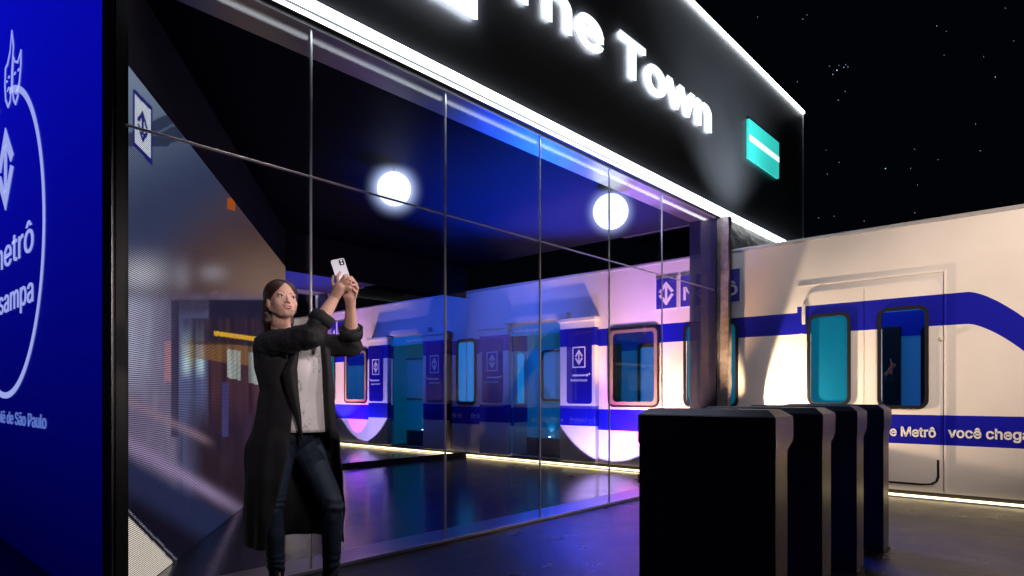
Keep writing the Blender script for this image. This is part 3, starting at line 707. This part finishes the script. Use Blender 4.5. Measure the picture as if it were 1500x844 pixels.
# ------------------------------------------------------------------ turnstiles
TSY0, TSY1 = 1.053, 1.76
def make_turnstile(x):
    t = thing('turnstile', (x, TSY0, 0), 'x', 'turnstile', 'dark turnstile cabinets in a row')
    b = MB(); b.box((x, TSY0, 0), (x + .165, TSY1, .86), .006); bd = b.obj('cabinet', M['turnstile'], t)
    # hood: sides flare out to the right then chamfer at the top
    bm = bmesh.new(); secs = []
    def ringz(z, xa, xb, ya, yb): return [bm.verts.new((xa, ya, z)), bm.verts.new((xb, ya, z)), bm.verts.new((xb, yb, z)), bm.verts.new((xa, yb, z))]
    e = .004
    rs = [ringz(.845, x - e, x + .167, TSY0 - e, TSY1 + e), ringz(.885, x - e, x + .232, TSY0 - e, TSY1 + e), ringz(.995, x - e, x + .232, TSY0 - e, TSY1 + e), ringz(1.028, x + .03, x + .20, TSY0 + .045, TSY1 - .045)]
    for a, c in zip(rs, rs[1:]):
        for i in range(4): bm.faces.new((a[i], a[(i + 1) % 4], c[(i + 1) % 4], c[i]))
    bm.faces.new(rs[0][::-1]); bm.faces.new(rs[-1])
    bmesh.ops.recalc_face_normals(bm, faces=bm.faces)
    bmesh.ops.bevel(bm, geom=list(bm.edges), offset=.0025, segments=2, affect='EDGES')
    me = bpy.data.meshes.new('hood'); bm.to_mesh(me); bm.free(); link('hood', me, M['turnstile'], t)
    b = MB(); b.box((x + .02, TSY0 + .02, .0), (x + .15, TSY1 - .02, .004)); b.box((x - .008, TSY0 - .008, .0), (x + .173, TSY1 + .008, .012), .002); b.obj('foot_plate', M['black'], t)
    return t
ts0 = make_turnstile(2.68 * 1.1)
tl = ['largest dark turnstile cabinet, nearest to the glass and the woman', 'second dark turnstile cabinet, just behind the largest one',
      'third dark turnstile cabinet, before the farthest one', 'farthest dark turnstile cabinet, beside the lettering on the train']
ts0['label'] = tl[0]
for i in (1, 2, 3):
    r = ts0.copy(); C.objects.link(r); r.location = (2.68 * 1.1 + .69 * i, TSY0, 0); r['label'] = tl[i]
    for ch in list(ts0.children):
        c = ch.copy(); C.objects.link(c); c.parent = r

# ------------------------------------------------------------------ person
S = 3.407 / 933
def P(px, py, d=0.0):
    k = (3.407 + d) / 933
    return Vector(((px - 750) * k + 310 * S, d, 1.1 - (py - 578) * k))
pr_loc = (1.771, 3.124, 0)
PM = Matrix.Translation(pr_loc) @ Matrix.Rotation(R(-47.9), 4, 'Z')
def capsule(bm, a, b, r1, r2, seg=14):
    a = Vector(a); b = Vector(b); nb = bmesh.new(); d = b - a
    for c, r in ((a, r1), (b, r2)):
        k = bmesh.ops.create_uvsphere(nb, u_segments=seg, v_segments=seg // 2 + 1, radius=r)
        for v in k['verts']: v.co += c
    bmesh.ops.convex_hull(nb, input=nb.verts)
    loose = [v for v in nb.verts if not v.link_faces]; bmesh.ops.delete(nb, geom=loose, context='VERTS')
    m = bpy.data.meshes.new('t'); nb.to_mesh(m); nb.free(); bm.from_mesh(m); bpy.data.meshes.remove(m)
def ell(bm, c, r, M4=None, seg=24, ring_=16):
    nb = bmesh.new(); bmesh.ops.create_uvsphere(nb, u_segments=seg, v_segments=ring_, radius=1)
    for v in nb.verts:
        v.co = Vector((c[0] + v.co.x * r[0], c[1] + v.co.y * r[1], c[2] + v.co.z * r[2]))
        if M4: v.co = M4 @ v.co
    m = bpy.data.meshes.new('t'); nb.to_mesh(m); nb.free(); bm.from_mesh(m); bpy.data.meshes.remove(m)
def remesh(bm, vox, smooth=2, fac=.5):
    me = bpy.data.meshes.new('r'); bm.to_mesh(me); bm.free()
    o = bpy.data.objects.new('r', me)
    md = o.modifiers.new('r', 'REMESH'); md.mode = 'VOXEL'; md.voxel_size = vox; md.use_smooth_shade = True
    if smooth: s = o.modifiers.new('s', 'SMOOTH'); s.iterations = smooth; s.factor = fac
    out = baked(o); bpy.data.objects.remove(o)
    for p in out.polygons: p.use_smooth = True
    return out
HC = P(413, 442, -.03)
HM = Matrix.Translation(HC) @ Matrix.Rotation(R(38), 4, 'Z') @ Matrix.Rotation(R(-12), 4, 'X') @ Matrix.Rotation(R(3), 4, 'Y')
def hcap(bm, a, b, r1, r2): capsule(bm, HM @ Vector(a), HM @ Vector(b), r1, r2)
skin = mat('skin', (.62, .37, .29), .48, var=.06, scale=30, spec=.4)
skin.node_tree.nodes['Principled BSDF'].inputs['Subsurface Weight'].default_value = .0
lipm = mat('lips', (.42, .15, .14), .35); hairm = mat('dark_brown_hair', (.035, .016, .011), .38, var=.5, scale=70)
def strands(m):
    nt = m.node_tree; b = nt.nodes['Principled BSDF']; tc = nt.nodes['Texture Coordinate']; L = nt.links.new
    mp = nt.nodes.new('ShaderNodeMapping'); mp.inputs['Scale'].default_value = (240, 240, 10); L(tc.outputs['Object'], mp.inputs[0])
    n = nt.nodes.new('ShaderNodeTexNoise'); n.inputs['Scale'].default_value = 1; n.inputs['Detail'].default_value = 3; L(mp.outputs[0], n.inputs[0])
    bp = nt.nodes.new('ShaderNodeBump'); bp.inputs['Strength'].default_value = .7; bp.inputs['Distance'].default_value = .003; L(n.outputs[0], bp.inputs['Height']); L(bp.outputs[0], b.inputs['Normal'])
strands(hairm)
coatm = mat('black_coat_cloth', (.016, .017, .021), .78, var=.25, scale=18, bump=.35, bscale=12, spec=.3)
jeanm = mat('dark_denim', (.012, .026, .052), .72, var=.35, scale=14, bump=.2, bscale=160)
def blouse_mat():
    m = mat('floral_blouse', (.72, .70, .72), .7, bump=.2, bscale=14); nt = m.node_tree; b = nt.nodes['Principled BSDF']; tc = nt.nodes['Texture Coordinate']; L = nt.links.new
    mp = nt.nodes.new('ShaderNodeMapping'); mp.inputs['Scale'].default_value = (26, 26, 13); L(tc.outputs['Object'], mp.inputs[0])
    n = nt.nodes.new('ShaderNodeTexNoise'); n.inputs['Scale'].default_value = 1.0; n.inputs['Detail'].default_value = 5; n.inputs['Roughness'].default_value = .75; L(mp.outputs[0], n.inputs[0])
    n3 = nt.nodes.new('ShaderNodeTexNoise'); n3.inputs['Scale'].default_value = 9; L(tc.outputs['Object'], n3.inputs[0])
    r = nt.nodes.new('ShaderNodeValToRGB'); e = r.color_ramp.elements; e[0].position = .47; e[0].color = (.72, .70, .72, 1); e[1].position = .50; e[1].color = (.14, .14, .17, 1)
    e2 = r.color_ramp.elements.new(.53); e2.color = (.72, .70, .72, 1); L(n.outputs[0], r.inputs[0])
    q = nt.nodes.new('ShaderNodeValToRGB'); q.color_ramp.elements[0].position = .46; q.color_ramp.elements[1].position = .52; L(n3.outputs[0], q.inputs[0])
    mx = nt.nodes.new('ShaderNodeMixRGB'); L(q.outputs[0], mx.inputs[0]); mx.inputs[1].default_value = (.72, .70, .72, 1); L(r.outputs[0], mx.inputs[2]); L(mx.outputs[0], b.inputs['Base Color'])
    return m
blousem = blouse_mat()

# joints
neck0 = P(411, 492, .02); chest = P(420, 525, .0); waist = P(430, 585, .0); pelv = P(432, 632, .0)
shR = P(392, 506, -.10); elR = P(456, 492, -.25); wrR = P(490, 435, -.20)
shL = P(452, 507, .10); elL = P(514, 506, .03); wrL = P(513, 449, -.10)
hpR = P(412, 645, -.04); knR = P(399, 745, -.08); anR = P(405, 858, -.02)
hpL = P(446, 645, .06); knL = P(488, 742, -.06); anL = P(483, 862, -.03)
bm = bmesh.new()
# head
E_ = lambda c, r: ell(bm, c, r, HM)
UL = [(.0255, -.0690, -.0475), (.0110, -.0800, -.0535), (0, -.0825, -.0545)]; UR = [.0026, .0040, .0042]
LL = [(.0245, -.0690, -.0490), (.0115, -.0785, -.0635), (0, -.0810, -.0655)]; LR_ = [.0026, .0046, .0050]
def seg_d(p, a, b):
    a = Vector(a); b = Vector(b); t = max(0, min(1, (p - a).dot(b - a) / (b - a).length_squared)); return (p - a - (b - a) * t).length
hb = bmesh.new()
for c_, r_ in (((0, .018, .030), (.075, .093, .086)), ((0, -.024, -.012), (.064, .061, .088)), ((0, -.036, -.055), (.051, .050, .048)), ((0, -.064, -.088), (.021, .019, .019)),
               ((.036, -.048, -.026), (.027, .028, .028)), ((-.036, -.048, -.026), (.027, .028, .028))): ell(hb, c_, r_)
for sx in (-1, 1): capsule(hb, (sx * .052, .008, -.045), (sx * .020, -.050, -.084), .018, .018)
hb_me = remesh(hb, .003, 34, .5); hb_me.transform(HM); bm.from_mesh(hb_me)
for sx in (-1, 1):
    E_((sx * .027, -.0715, .017), (.022, .010, .008)); E_((sx * .0098, -.0860, -.0315), (.0066, .0080, .0058))
    E_((sx * .071, .012, -.012), (.008, .017, .028))
hcap(bm, (0, -.075, .012), (0, -.0945, -.027), .0068, .0084); E_((0, -.0945, -.029), (.0088, .0085, .0072))
hcap(bm, (0, .02, -.05), (0, .035, -.10), .050, .048)
capsule(bm, HM @ Vector((0, .03, -.08)), neck0, .048, .055)
capsule(bm, neck0, chest, .06, .10); capsule(bm, chest, waist, .10, .085); capsule(bm, waist, pelv, .085, .105)
capsule(bm, neck0, shR, .05, .05); capsule(bm, neck0, shL, .05, .05)
for sh, el, wr in ((shR, elR, wrR), (shL, elL, wrL)):
    capsule(bm, sh, el, .050, .040); capsule(bm, el, el.lerp(wr, .35), .040, .040); capsule(bm, el.lerp(wr, .35), wr, .040, .0255)
for h_, k_, a_ in ((hpR, knR, anR), (hpL, knL, anL)):
    capsule(bm, h_, k_, .076, .049); capsule(bm, k_, k_.lerp(a_, .35), .047, .048); capsule(bm, k_.lerp(a_, .35), a_, .048, .034)
    fd = Vector((.09, -.10, 0)); capsule(bm, a_, a_ + fd + Vector((0, 0, -.045 if a_.z > .06 else 0)), .034, .026)
# hands around the phone
def finger(pts, r0):
    for i in range(len(pts) - 1): capsule(bm, pts[i], pts[i + 1], r0 * (1 - .1 * i), r0 * (1 - .1 * (i + 1)), 10)
PH0 = P(504, 414, -.185); PH1 = P(493.5, 381, -.185)   # phone axis, bottom to top
# right hand: back towards the camera, fingers reach up the edge of the phone
pc = P(498, 420, -.215); capsule(bm, wrR, pc, .026, .030)
capsule(bm, P(495, 421, -.215), P(506, 411, -.225), .019, .016); capsule(bm, P(495, 424, -.21), P(510, 420, -.215), .019, .016)
finger([P(495, 414, -.215), P(493, 405, -.224), P(498, 399, -.209)], .0088)     # index
finger([P(500, 411, -.228), P(504, 404, -.238), P(508, 403, -.224), P(509, 407, -.205)], .0088)     # middle
finger([P(505, 413, -.228), P(510, 408, -.236), P(513, 410, -.220), P(513, 414, -.205)], .0084)
finger([P(508, 418, -.222), P(513, 415, -.228), P(515, 418, -.215), P(514, 421, -.203)], .0076)
finger([P(491, 424, -.200), P(486.5, 414, -.188), P(487.5, 405, -.180)], .0098)                        # thumb up the left edge
# left hand: cradles from the right, palm seen
pl_ = P(512, 434, -.135); capsule(bm, wrL, pl_, .026, .031); capsule(bm, pl_, P(517, 424, -.145), .028, .018); capsule(bm, pl_, P(508, 426, -.15), .026, .018)
finger([P(519, 427, -.140), P(522, 417, -.150), P(518, 411, -.170), P(513, 412, -.182)], .0086)
finger([P(517, 424, -.145), P(518.5, 412, -.160), P(514, 406, -.178), P(510, 408, -.188)], .0086)
finger([P(521, 431, -.140), P(523.5, 422, -.155), P(519, 417, -.176), P(515, 418, -.186)], .0082)
finger([P(520, 436, -.140), P(521, 428, -.160), P(517, 424, -.178)], .0074)
finger([P(505, 436, -.145), P(503, 426, -.168), P(505, 418, -.182)], .0098)
body_me = remesh(bm, .0028, 2, .5)
HI = HM.inverted()
body_me.materials.append(skin); body_me.materials.append(lipm)
lipset = []
from mathutils.bvhtree import BVHTree
hv = [HI @ v.co for v in body_me.vertices]
BV = BVHTree.FromPolygons(hv, [tuple(p.vertices) for p in body_me.polygons])
def onface(x, z, out=0.0):
    h_ = BV.ray_cast(Vector((x, -.25, z)), Vector((0, 1, 0)))
    return (x, (h_[0].y if h_[0] else -.08) - out, z)
lips_idx = set(lipset)
person = link('person', body_me, [skin, lipm], local=True)
person.matrix_world = PM; ROOT[person] = PM
tag(person, 'woman in a long black coat and floral blouse raising a phone to photograph', 'person')
def ch(name, me, mats, smooth=True): 
    o = link(name, me, mats, person, local=True, smooth=smooth); return o
# eyes, brows, lashes
eyew = mat('eye_white', (.62, .58, .56), .2); iris = mat('iris', (.03, .035, .02), .1); dark = mat('brow_hair', (.03, .014, .010), .7)
for sx in (-1, 1):
    bm = bmesh.new(); ell(bm, (sx * .0305, -.0672, -.0005), (.0128, .0120, .0085), HM); m_ = bpy.data.meshes.new('eye'); bm.to_mesh(m_); bm.free(); eo = ch('eye', m_, eyew)
    bm = bmesh.new(); ell(bm, (sx * .0305 + .002, -.0765, .001), (.0056, .0034, .0060), HM); m_ = bpy.data.meshes.new('iris'); bm.to_mesh(m_); bm.free(); link('iris', m_, iris, eo, local=True, smooth=True)
    bm = bmesh.new()
    q0 = [(sx * .0165, -.0770, .0005), (sx * .024, -.0805, .0062), (sx * .033, -.0800, .0074), (sx * .0425, -.0745, .0034), (sx * .0475, -.0700, .0012)]
    for a, c in zip(q0, q0[1:]): hcap(bm, a, c, .0013, .0013)
    m_ = bpy.data.meshes.new('eyelash'); bm.to_mesh(m_); bm.free(); ch('eyelash', m_, dark)
    bm = bmesh.new(); q0 = [onface(sx * .0135, .0205, -.0005), onface(sx * .024, .0245, -.0005), onface(sx * .037, .0250, -.0004), onface(sx * .049, .0185, -.0002)]
    for k_, (a, c) in enumerate(zip(q0, q0[1:])): hcap(bm, a, c, (.0018, .0022, .0019)[k_], (.0022, .0019, .0008)[k_])
    m_ = bpy.data.meshes.new('eyebrow'); bm.to_mesh(m_); bm.free(); ch('eyebrow', m_, dark)
def lipline(z0, lift, r0, out):
    bm = bmesh.new(); pts = []
    for k_ in range(13):
        u = -1 + k_ / 6; x = .0255 * u; pts.append((onface(x, z0 + lift * u * u, out * (1 - u * u)), .0012 + (r0 - .0012) * (1 - abs(u) ** 2.2)))
    for (a, ra_), (c, rc_) in zip(pts, pts[1:]): hcap(bm, a, c, ra_, rc_)
    m_ = remesh(bm, .0011, 3); return m_
ch('lip', lipline(-.0530, .0085, .0034, -.0004), lipm); ch('lip', lipline(-.0655, .0208, .0044, -.0002), lipm)
bm = bmesh.new()
for k_ in range(12):
    u0 = -.8 + 1.6 * k_ / 12; u1 = u0 + 1.6 / 12
    hcap(bm, onface(.0255 * u0, -.0592 + .0145 * u0 * u0, -.0012), onface(.0255 * u1, -.0592 + .0145 * u1 * u1, -.0012), .0030 * (1 - .6 * u0 * u0), .0030 * (1 - .6 * u1 * u1))
m_ = bpy.data.meshes.new('teeth'); bm.to_mesh(m_); bm.free(); ch('teeth', m_, mat('teeth_white', (.62, .58, .54), .3))
# hair: parted, pulled behind the ears, falling on the back
bm = bmesh.new()
ell(bm, (-.014, .028, .044), (.073, .094, .083), HM); ell(bm, (.014, .028, .044), (.073, .094, .083), HM)
for sx in (-1, 1):
    hcap(bm, (sx * .066, .025, .03), (sx * .070, .045, -.03), .018, .020); hcap(bm, (sx * .050, -.022, .084), (sx * .071, .012, .035), .012, .012)
for k_, (a, r_) in enumerate((((-.060), .026), ((-.035), .030), ((-.005), .032), ((.03), .030), ((.055), .026))):
    hcap(bm, (a, .062, .0), (a * 1.05, .070, -.09), r_, r_ * .95); 
    e1 = P(390 + k_ * 6, 487 + (2 if k_ < 3 else -4), .045 + .012 * k_); capsule(bm, HM @ Vector((a * 1.05, .070, -.09)), e1, r_ * .9, r_ * .5)
hm = remesh(bm, .0035, 3, .5)
def puff(me, fn):
    nn = [v.normal.copy() for v in me.vertices]; cc = [v.co.copy() for v in me.vertices]; flat_ = []
    for n_, c_ in zip(nn, cc): flat_.extend(c_ + n_ * fn(c_))
    me.vertices.foreach_set('co', flat_); me.update()
def hairfn(c_):
    q = HI @ c_; ang = math.atan2(q.x, q.y + .001); k = 1 if q.y > -.02 else 0
    return k * (.0009 * math.sin(ang * 70 + 4 * q.z) + .0012 * noise.noise(Vector((ang * 18, q.z * 5, 0))))
puff(hm, hairfn)
ch('hair', hm, hairm)

# cloth shells round the body from stacked ellipse arcs
def shell(levels, n, thick, fold=0, seed=0, closed=False, top_py=None):
    """levels: (py, centre px, rx px, cy m, ry m, th0, th1, hang) """
    bm = bmesh.new(); rows = []; NL = []
    for a, c in zip(levels, levels[1:]):
        st_ = max(2, int(abs(c[0] - a[0]) / 5))
        for k in range(st_): t = k / st_; NL.append(tuple(a[i] + (c[i] - a[i]) * t for i in range(len(a))))
    NL.append(levels[-1]); tot = len(NL)
    for li, (py, cx, rx, cy_, ry, t0, t1) in enumerate(NL):
        row = []
        for k in range(n + 1):
            t = R(t0 + (t1 - t0) * k / n); g_ = li / tot
            rr = 1 + fold * g_ * (math.sin(t * 7 + seed + g_ * 1.5) * .6 + math.sin(t * 13 + 2 * seed) * .4) + fold * 1.1 * noise.noise(Vector((t * 2.2, g_ * 7, seed)))
            x = (cx + rx * rr * math.cos(t)) ; d_ = cy_ + ry * rr * math.sin(t)
            zc = 1.1 - (py - 578) * S
            row.append(bm.verts.new(((x - 440) * S, d_, zc)))
        rows.append(row)
    for a, c in zip(rows, rows[1:]):
        for i in range(n): bm.faces.new((a[i], a[i + 1], c[i + 1], c[i]))
    if closed: bmesh.ops.remove_doubles(bm, verts=bm.verts, dist=1e-4)
    bmesh.ops.recalc_face_normals(bm, faces=bm.faces)
    r = bmesh.ops.solidify(bm, geom=list(bm.faces), thickness=thick)
    me = bpy.data.meshes.new('shell'); bm.to_mesh(me); bm.free()
    for p in me.polygons: p.use_smooth = True
    return me
coat_levels = [(484, 411, 19, .015, .070, -62, -345), (489, 413, 30, .01, .085, -66, -350), (496, 417, 42, .0, .115, -70, -352), (510, 420, 48, .0, .130, -76, -352), (540, 424, 51, .0, .135, -79, -354),
    (572, 430, 48, .0, .125, -79, -356), (600, 432, 55, .0, .135, -81, -358), (650, 430, 65, .0, .155, -83, -362), (700, 431, 68, .0, .175, -92, -364), (750, 432, 70, .0, .19, -103, -362), (794, 431, 70, .0, .20, -110, -360)]
cm1 = shell(coat_levels, 110, .006, .065, 1.3)
bm = bmesh.new()
capsule(bm, shR, elR, .068, .062); capsule(bm, elR, elR.lerp(wrR, .42), .060, .052); capsule(bm, shL, elL, .066, .060); capsule(bm, elL, elL.lerp(wrL, .34), .058, .054)
capsule(bm, P(414, 492, .03), shR, .045, .060); capsule(bm, P(416, 492, .03), shL, .040, .058); capsule(bm, shR, P(394, 535, -.06), .062, .060)
capsule(bm, shL, P(462, 535, .07), .055, .040)
sl = remesh(bm, .006, 4, .5)
puff(sl, lambda c_: .011 * noise.noise(c_ * 15 + Vector((0, 0, 3))) + .005 * noise.noise(c_ * 34))
# cut the sleeve ends open with a rolled cuff
bm = bmesh.new(); bm.from_mesh(sl)
for el, wr, t in ((elR, wrR, .36), (elL, wrL, .28)):
    pass
me2 = bpy.data.meshes.new('s'); bm.to_mesh(me2); bm.free()
cuffs = MB()
for el, wr, t, r_ in ((elR, wrR, .44, .056), (elL, wrL, .36, .058)):
    a = el.lerp(wr, t - .12); c = el.lerp(wr, t + .10); q = (c - a).to_track_quat('Z', 'Y')
    prof = [(0, r_), (.0, r_ + .004), (1.0, r_ + .006), (1.02, r_ + .002), (1.0, r_ - .006), (.2, r_ - .008)]
    rows = []
    for (h, rr) in prof: rows.append([cuffs.bm.verts.new(a.lerp(c, h) + q @ Vector((rr * math.cos(2 * math.pi * i / 24), rr * math.sin(2 * math.pi * i / 24), 0))) for i in range(24)])
    for u_, v_ in zip(rows, rows[1:]):
        for i in range(24): cuffs.bm.faces.new((u_[i], u_[(i + 1) % 24], v_[(i + 1) % 24], v_[i]))
cfm = cuffs.mesh()
# waterfall lapels: hanging folded sheets beside the opening
def sheetmesh(grid):
    bm = bmesh.new(); rows = [[bm.verts.new(p) for p in row] for row in grid]
    for a, c in zip(rows, rows[1:]):
        for i in range(len(a) - 1): bm.faces.new((a[i], a[i + 1], c[i + 1], c[i]))
    bmesh.ops.subdivide_edges(bm, edges=list(bm.edges), cuts=2, use_grid_fill=True, smooth=1)
    bmesh.ops.recalc_face_normals(bm, faces=bm.faces); bmesh.ops.solidify(bm, geom=list(bm.faces), thickness=.006)
    me = bpy.data.meshes.new('l'); bm.to_mesh(me); bm.free(); return me
lap1 = sheetmesh([[P(428, 512, -.15), P(434, 514, -.16), P(438, 514, -.14)], [P(412, 548, -.175), P(425, 540, -.185), P(435, 540, -.15)], [P(418, 575, -.165), P(430, 575, -.18), P(437, 575, -.15)],
                  [P(430, 610, -.16), P(438, 610, -.17), P(441, 610, -.15)], [P(440, 645, -.165), P(443, 645, -.17), P(443, 645, -.155)]])
lap2 = sheetmesh([[P(470, 505, -.04), P(476, 508, -.07), P(482, 512, -.04)], [P(473, 545, -.06), P(480, 550, -.09), P(486, 552, -.05)], [P(475, 590, -.06), P(481, 592, -.09), P(489, 596, -.05)], [P(478, 640, -.04), P(486, 642, -.08), P(494, 646, -.03)]])
co_ = ch('coat', joinm([cm1, me2, cfm, lap1, lap2]), coatm)
# button / blouse / trousers / shoes
bl = shell([(486, 417, 22, .01, .062, 0, 360), (497, 428, 32, .0, .085, 0, 360), (515, 435, 40, -.01, .10, 0, 360), (545, 436, 43, -.01, .112, 0, 360), (580, 438, 40, -.01, .105, 0, 360), (632, 440, 41, -.005, .120, 0, 360)], 64, .004, .018, 4, closed=True)
ch('blouse', bl, blousem)
bm = bmesh.new()
capsule(bm, P(430, 600, 0), pelv, .088, .110); 
capsule(bm, hpR, knR, .084, .056); capsule(bm, knR, knR.lerp(anR, .35), .053, .053); capsule(bm, knR.lerp(anR, .35), anR, .053, .040)
capsule(bm, hpL, knL, .086, .056); capsule(bm, knL, knL.lerp(anL, .35), .053, .053); capsule(bm, knL.lerp(anL, .35), anL, .053, .040)
tm = remesh(bm, .006, 3, .5)
puff(tm, lambda c_: .0035 * (math.exp(-((c_.z - knL.z) / .06) ** 2) + math.exp(-((c_.z - .15) / .1) ** 2)) * math.sin(c_.z * 120 + 9 * noise.noise(c_ * 9)) + .005 * noise.noise(c_ * 11))
ch('trousers', tm, jeanm)
for a_ in (anR, anL):
    bm = bmesh.new(); fd = Vector((.11, -.11, 0)); base = Vector((a_.x, a_.y, .035))
    capsule(bm, Vector((a_.x, a_.y, a_.z)), base, .044, .034); capsule(bm, base, base + fd, .036, .030)
    sm = remesh(bm, .006, 2)
    for v in sm.vertices: v.co.z = max(v.co.z, .002)
    ch('shoe', sm, M['rubber'])

# phone, held by both hands
ax = (PH1 - PH0).normalized(); side = Vector((.86, .35, .20)); side = (side - ax * side.dot(ax)).normalized(); nrm = ax.cross(side).normalized()
ctr = (PH0 + PH1) / 2; PhM = Matrix((side, ax, nrm)).transposed().to_4x4(); PhM.translation = ctr
if (PhM.to_3x3() @ Vector((0, 0, 1))).y > 0:
    side = -side; nrm = ax.cross(side).normalized(); PhM = Matrix((side, ax, nrm)).transposed().to_4x4(); PhM.translation = ctr
wc = PM @ ctr
ph = thing('smartphone', tuple(wc), 'silver smartphone held up in both hands of the woman', 'phone')
W4 = PM @ PhM
def phpart(loops, z0, z1, name, m, parent):
    me = flat(loops, z1 - z0, lambda a, b_, c: Vector((a, b_, z0 + c))); me.transform(W4); return link(name, me, m, parent)
hl = (PH1 - PH0).length / 2 + .004
pb = phpart([rrect(-.034, -hl - .012, .034, hl, .009)], -.004, .004, 'phone_case', mat('silver_back', (.46, .50, .58), .35, .3), ph)
flp = 1 if (W4.to_3x3() @ Vector((1, 0, 0))).dot(cr) > 0 else -1
xa, xb = (.004, .028) if flp > 0 else (-.028, -.004)
cb = phpart([rrect(xa, hl - .036, xb, hl - .006, .005)], .0042, .0062, 'camera_bump', mat('dark_camera_glass', (.01, .012, .03), .1), ph)
phpart([rrect((xa + xb) / 2 - .005, hl - .017, (xa + xb) / 2 + .005, hl - .009, .0039)], .0064, .0072, 'lens', M['steel'], cb)
phpart([rrect((xa + xb) / 2 - .005, hl - .031, (xa + xb) / 2 + .005, hl - .023, .0039)], .0064, .0072, 'lens', M['steel'], cb)
phpart([rrect(-.0315, -hl - .009, .0315, hl - .003, .007)], -.0048, -.0042, 'display', emis('phone_display', (.25, .3, .5), .6), ph)

bpy.data.scenes.remove(TMP)
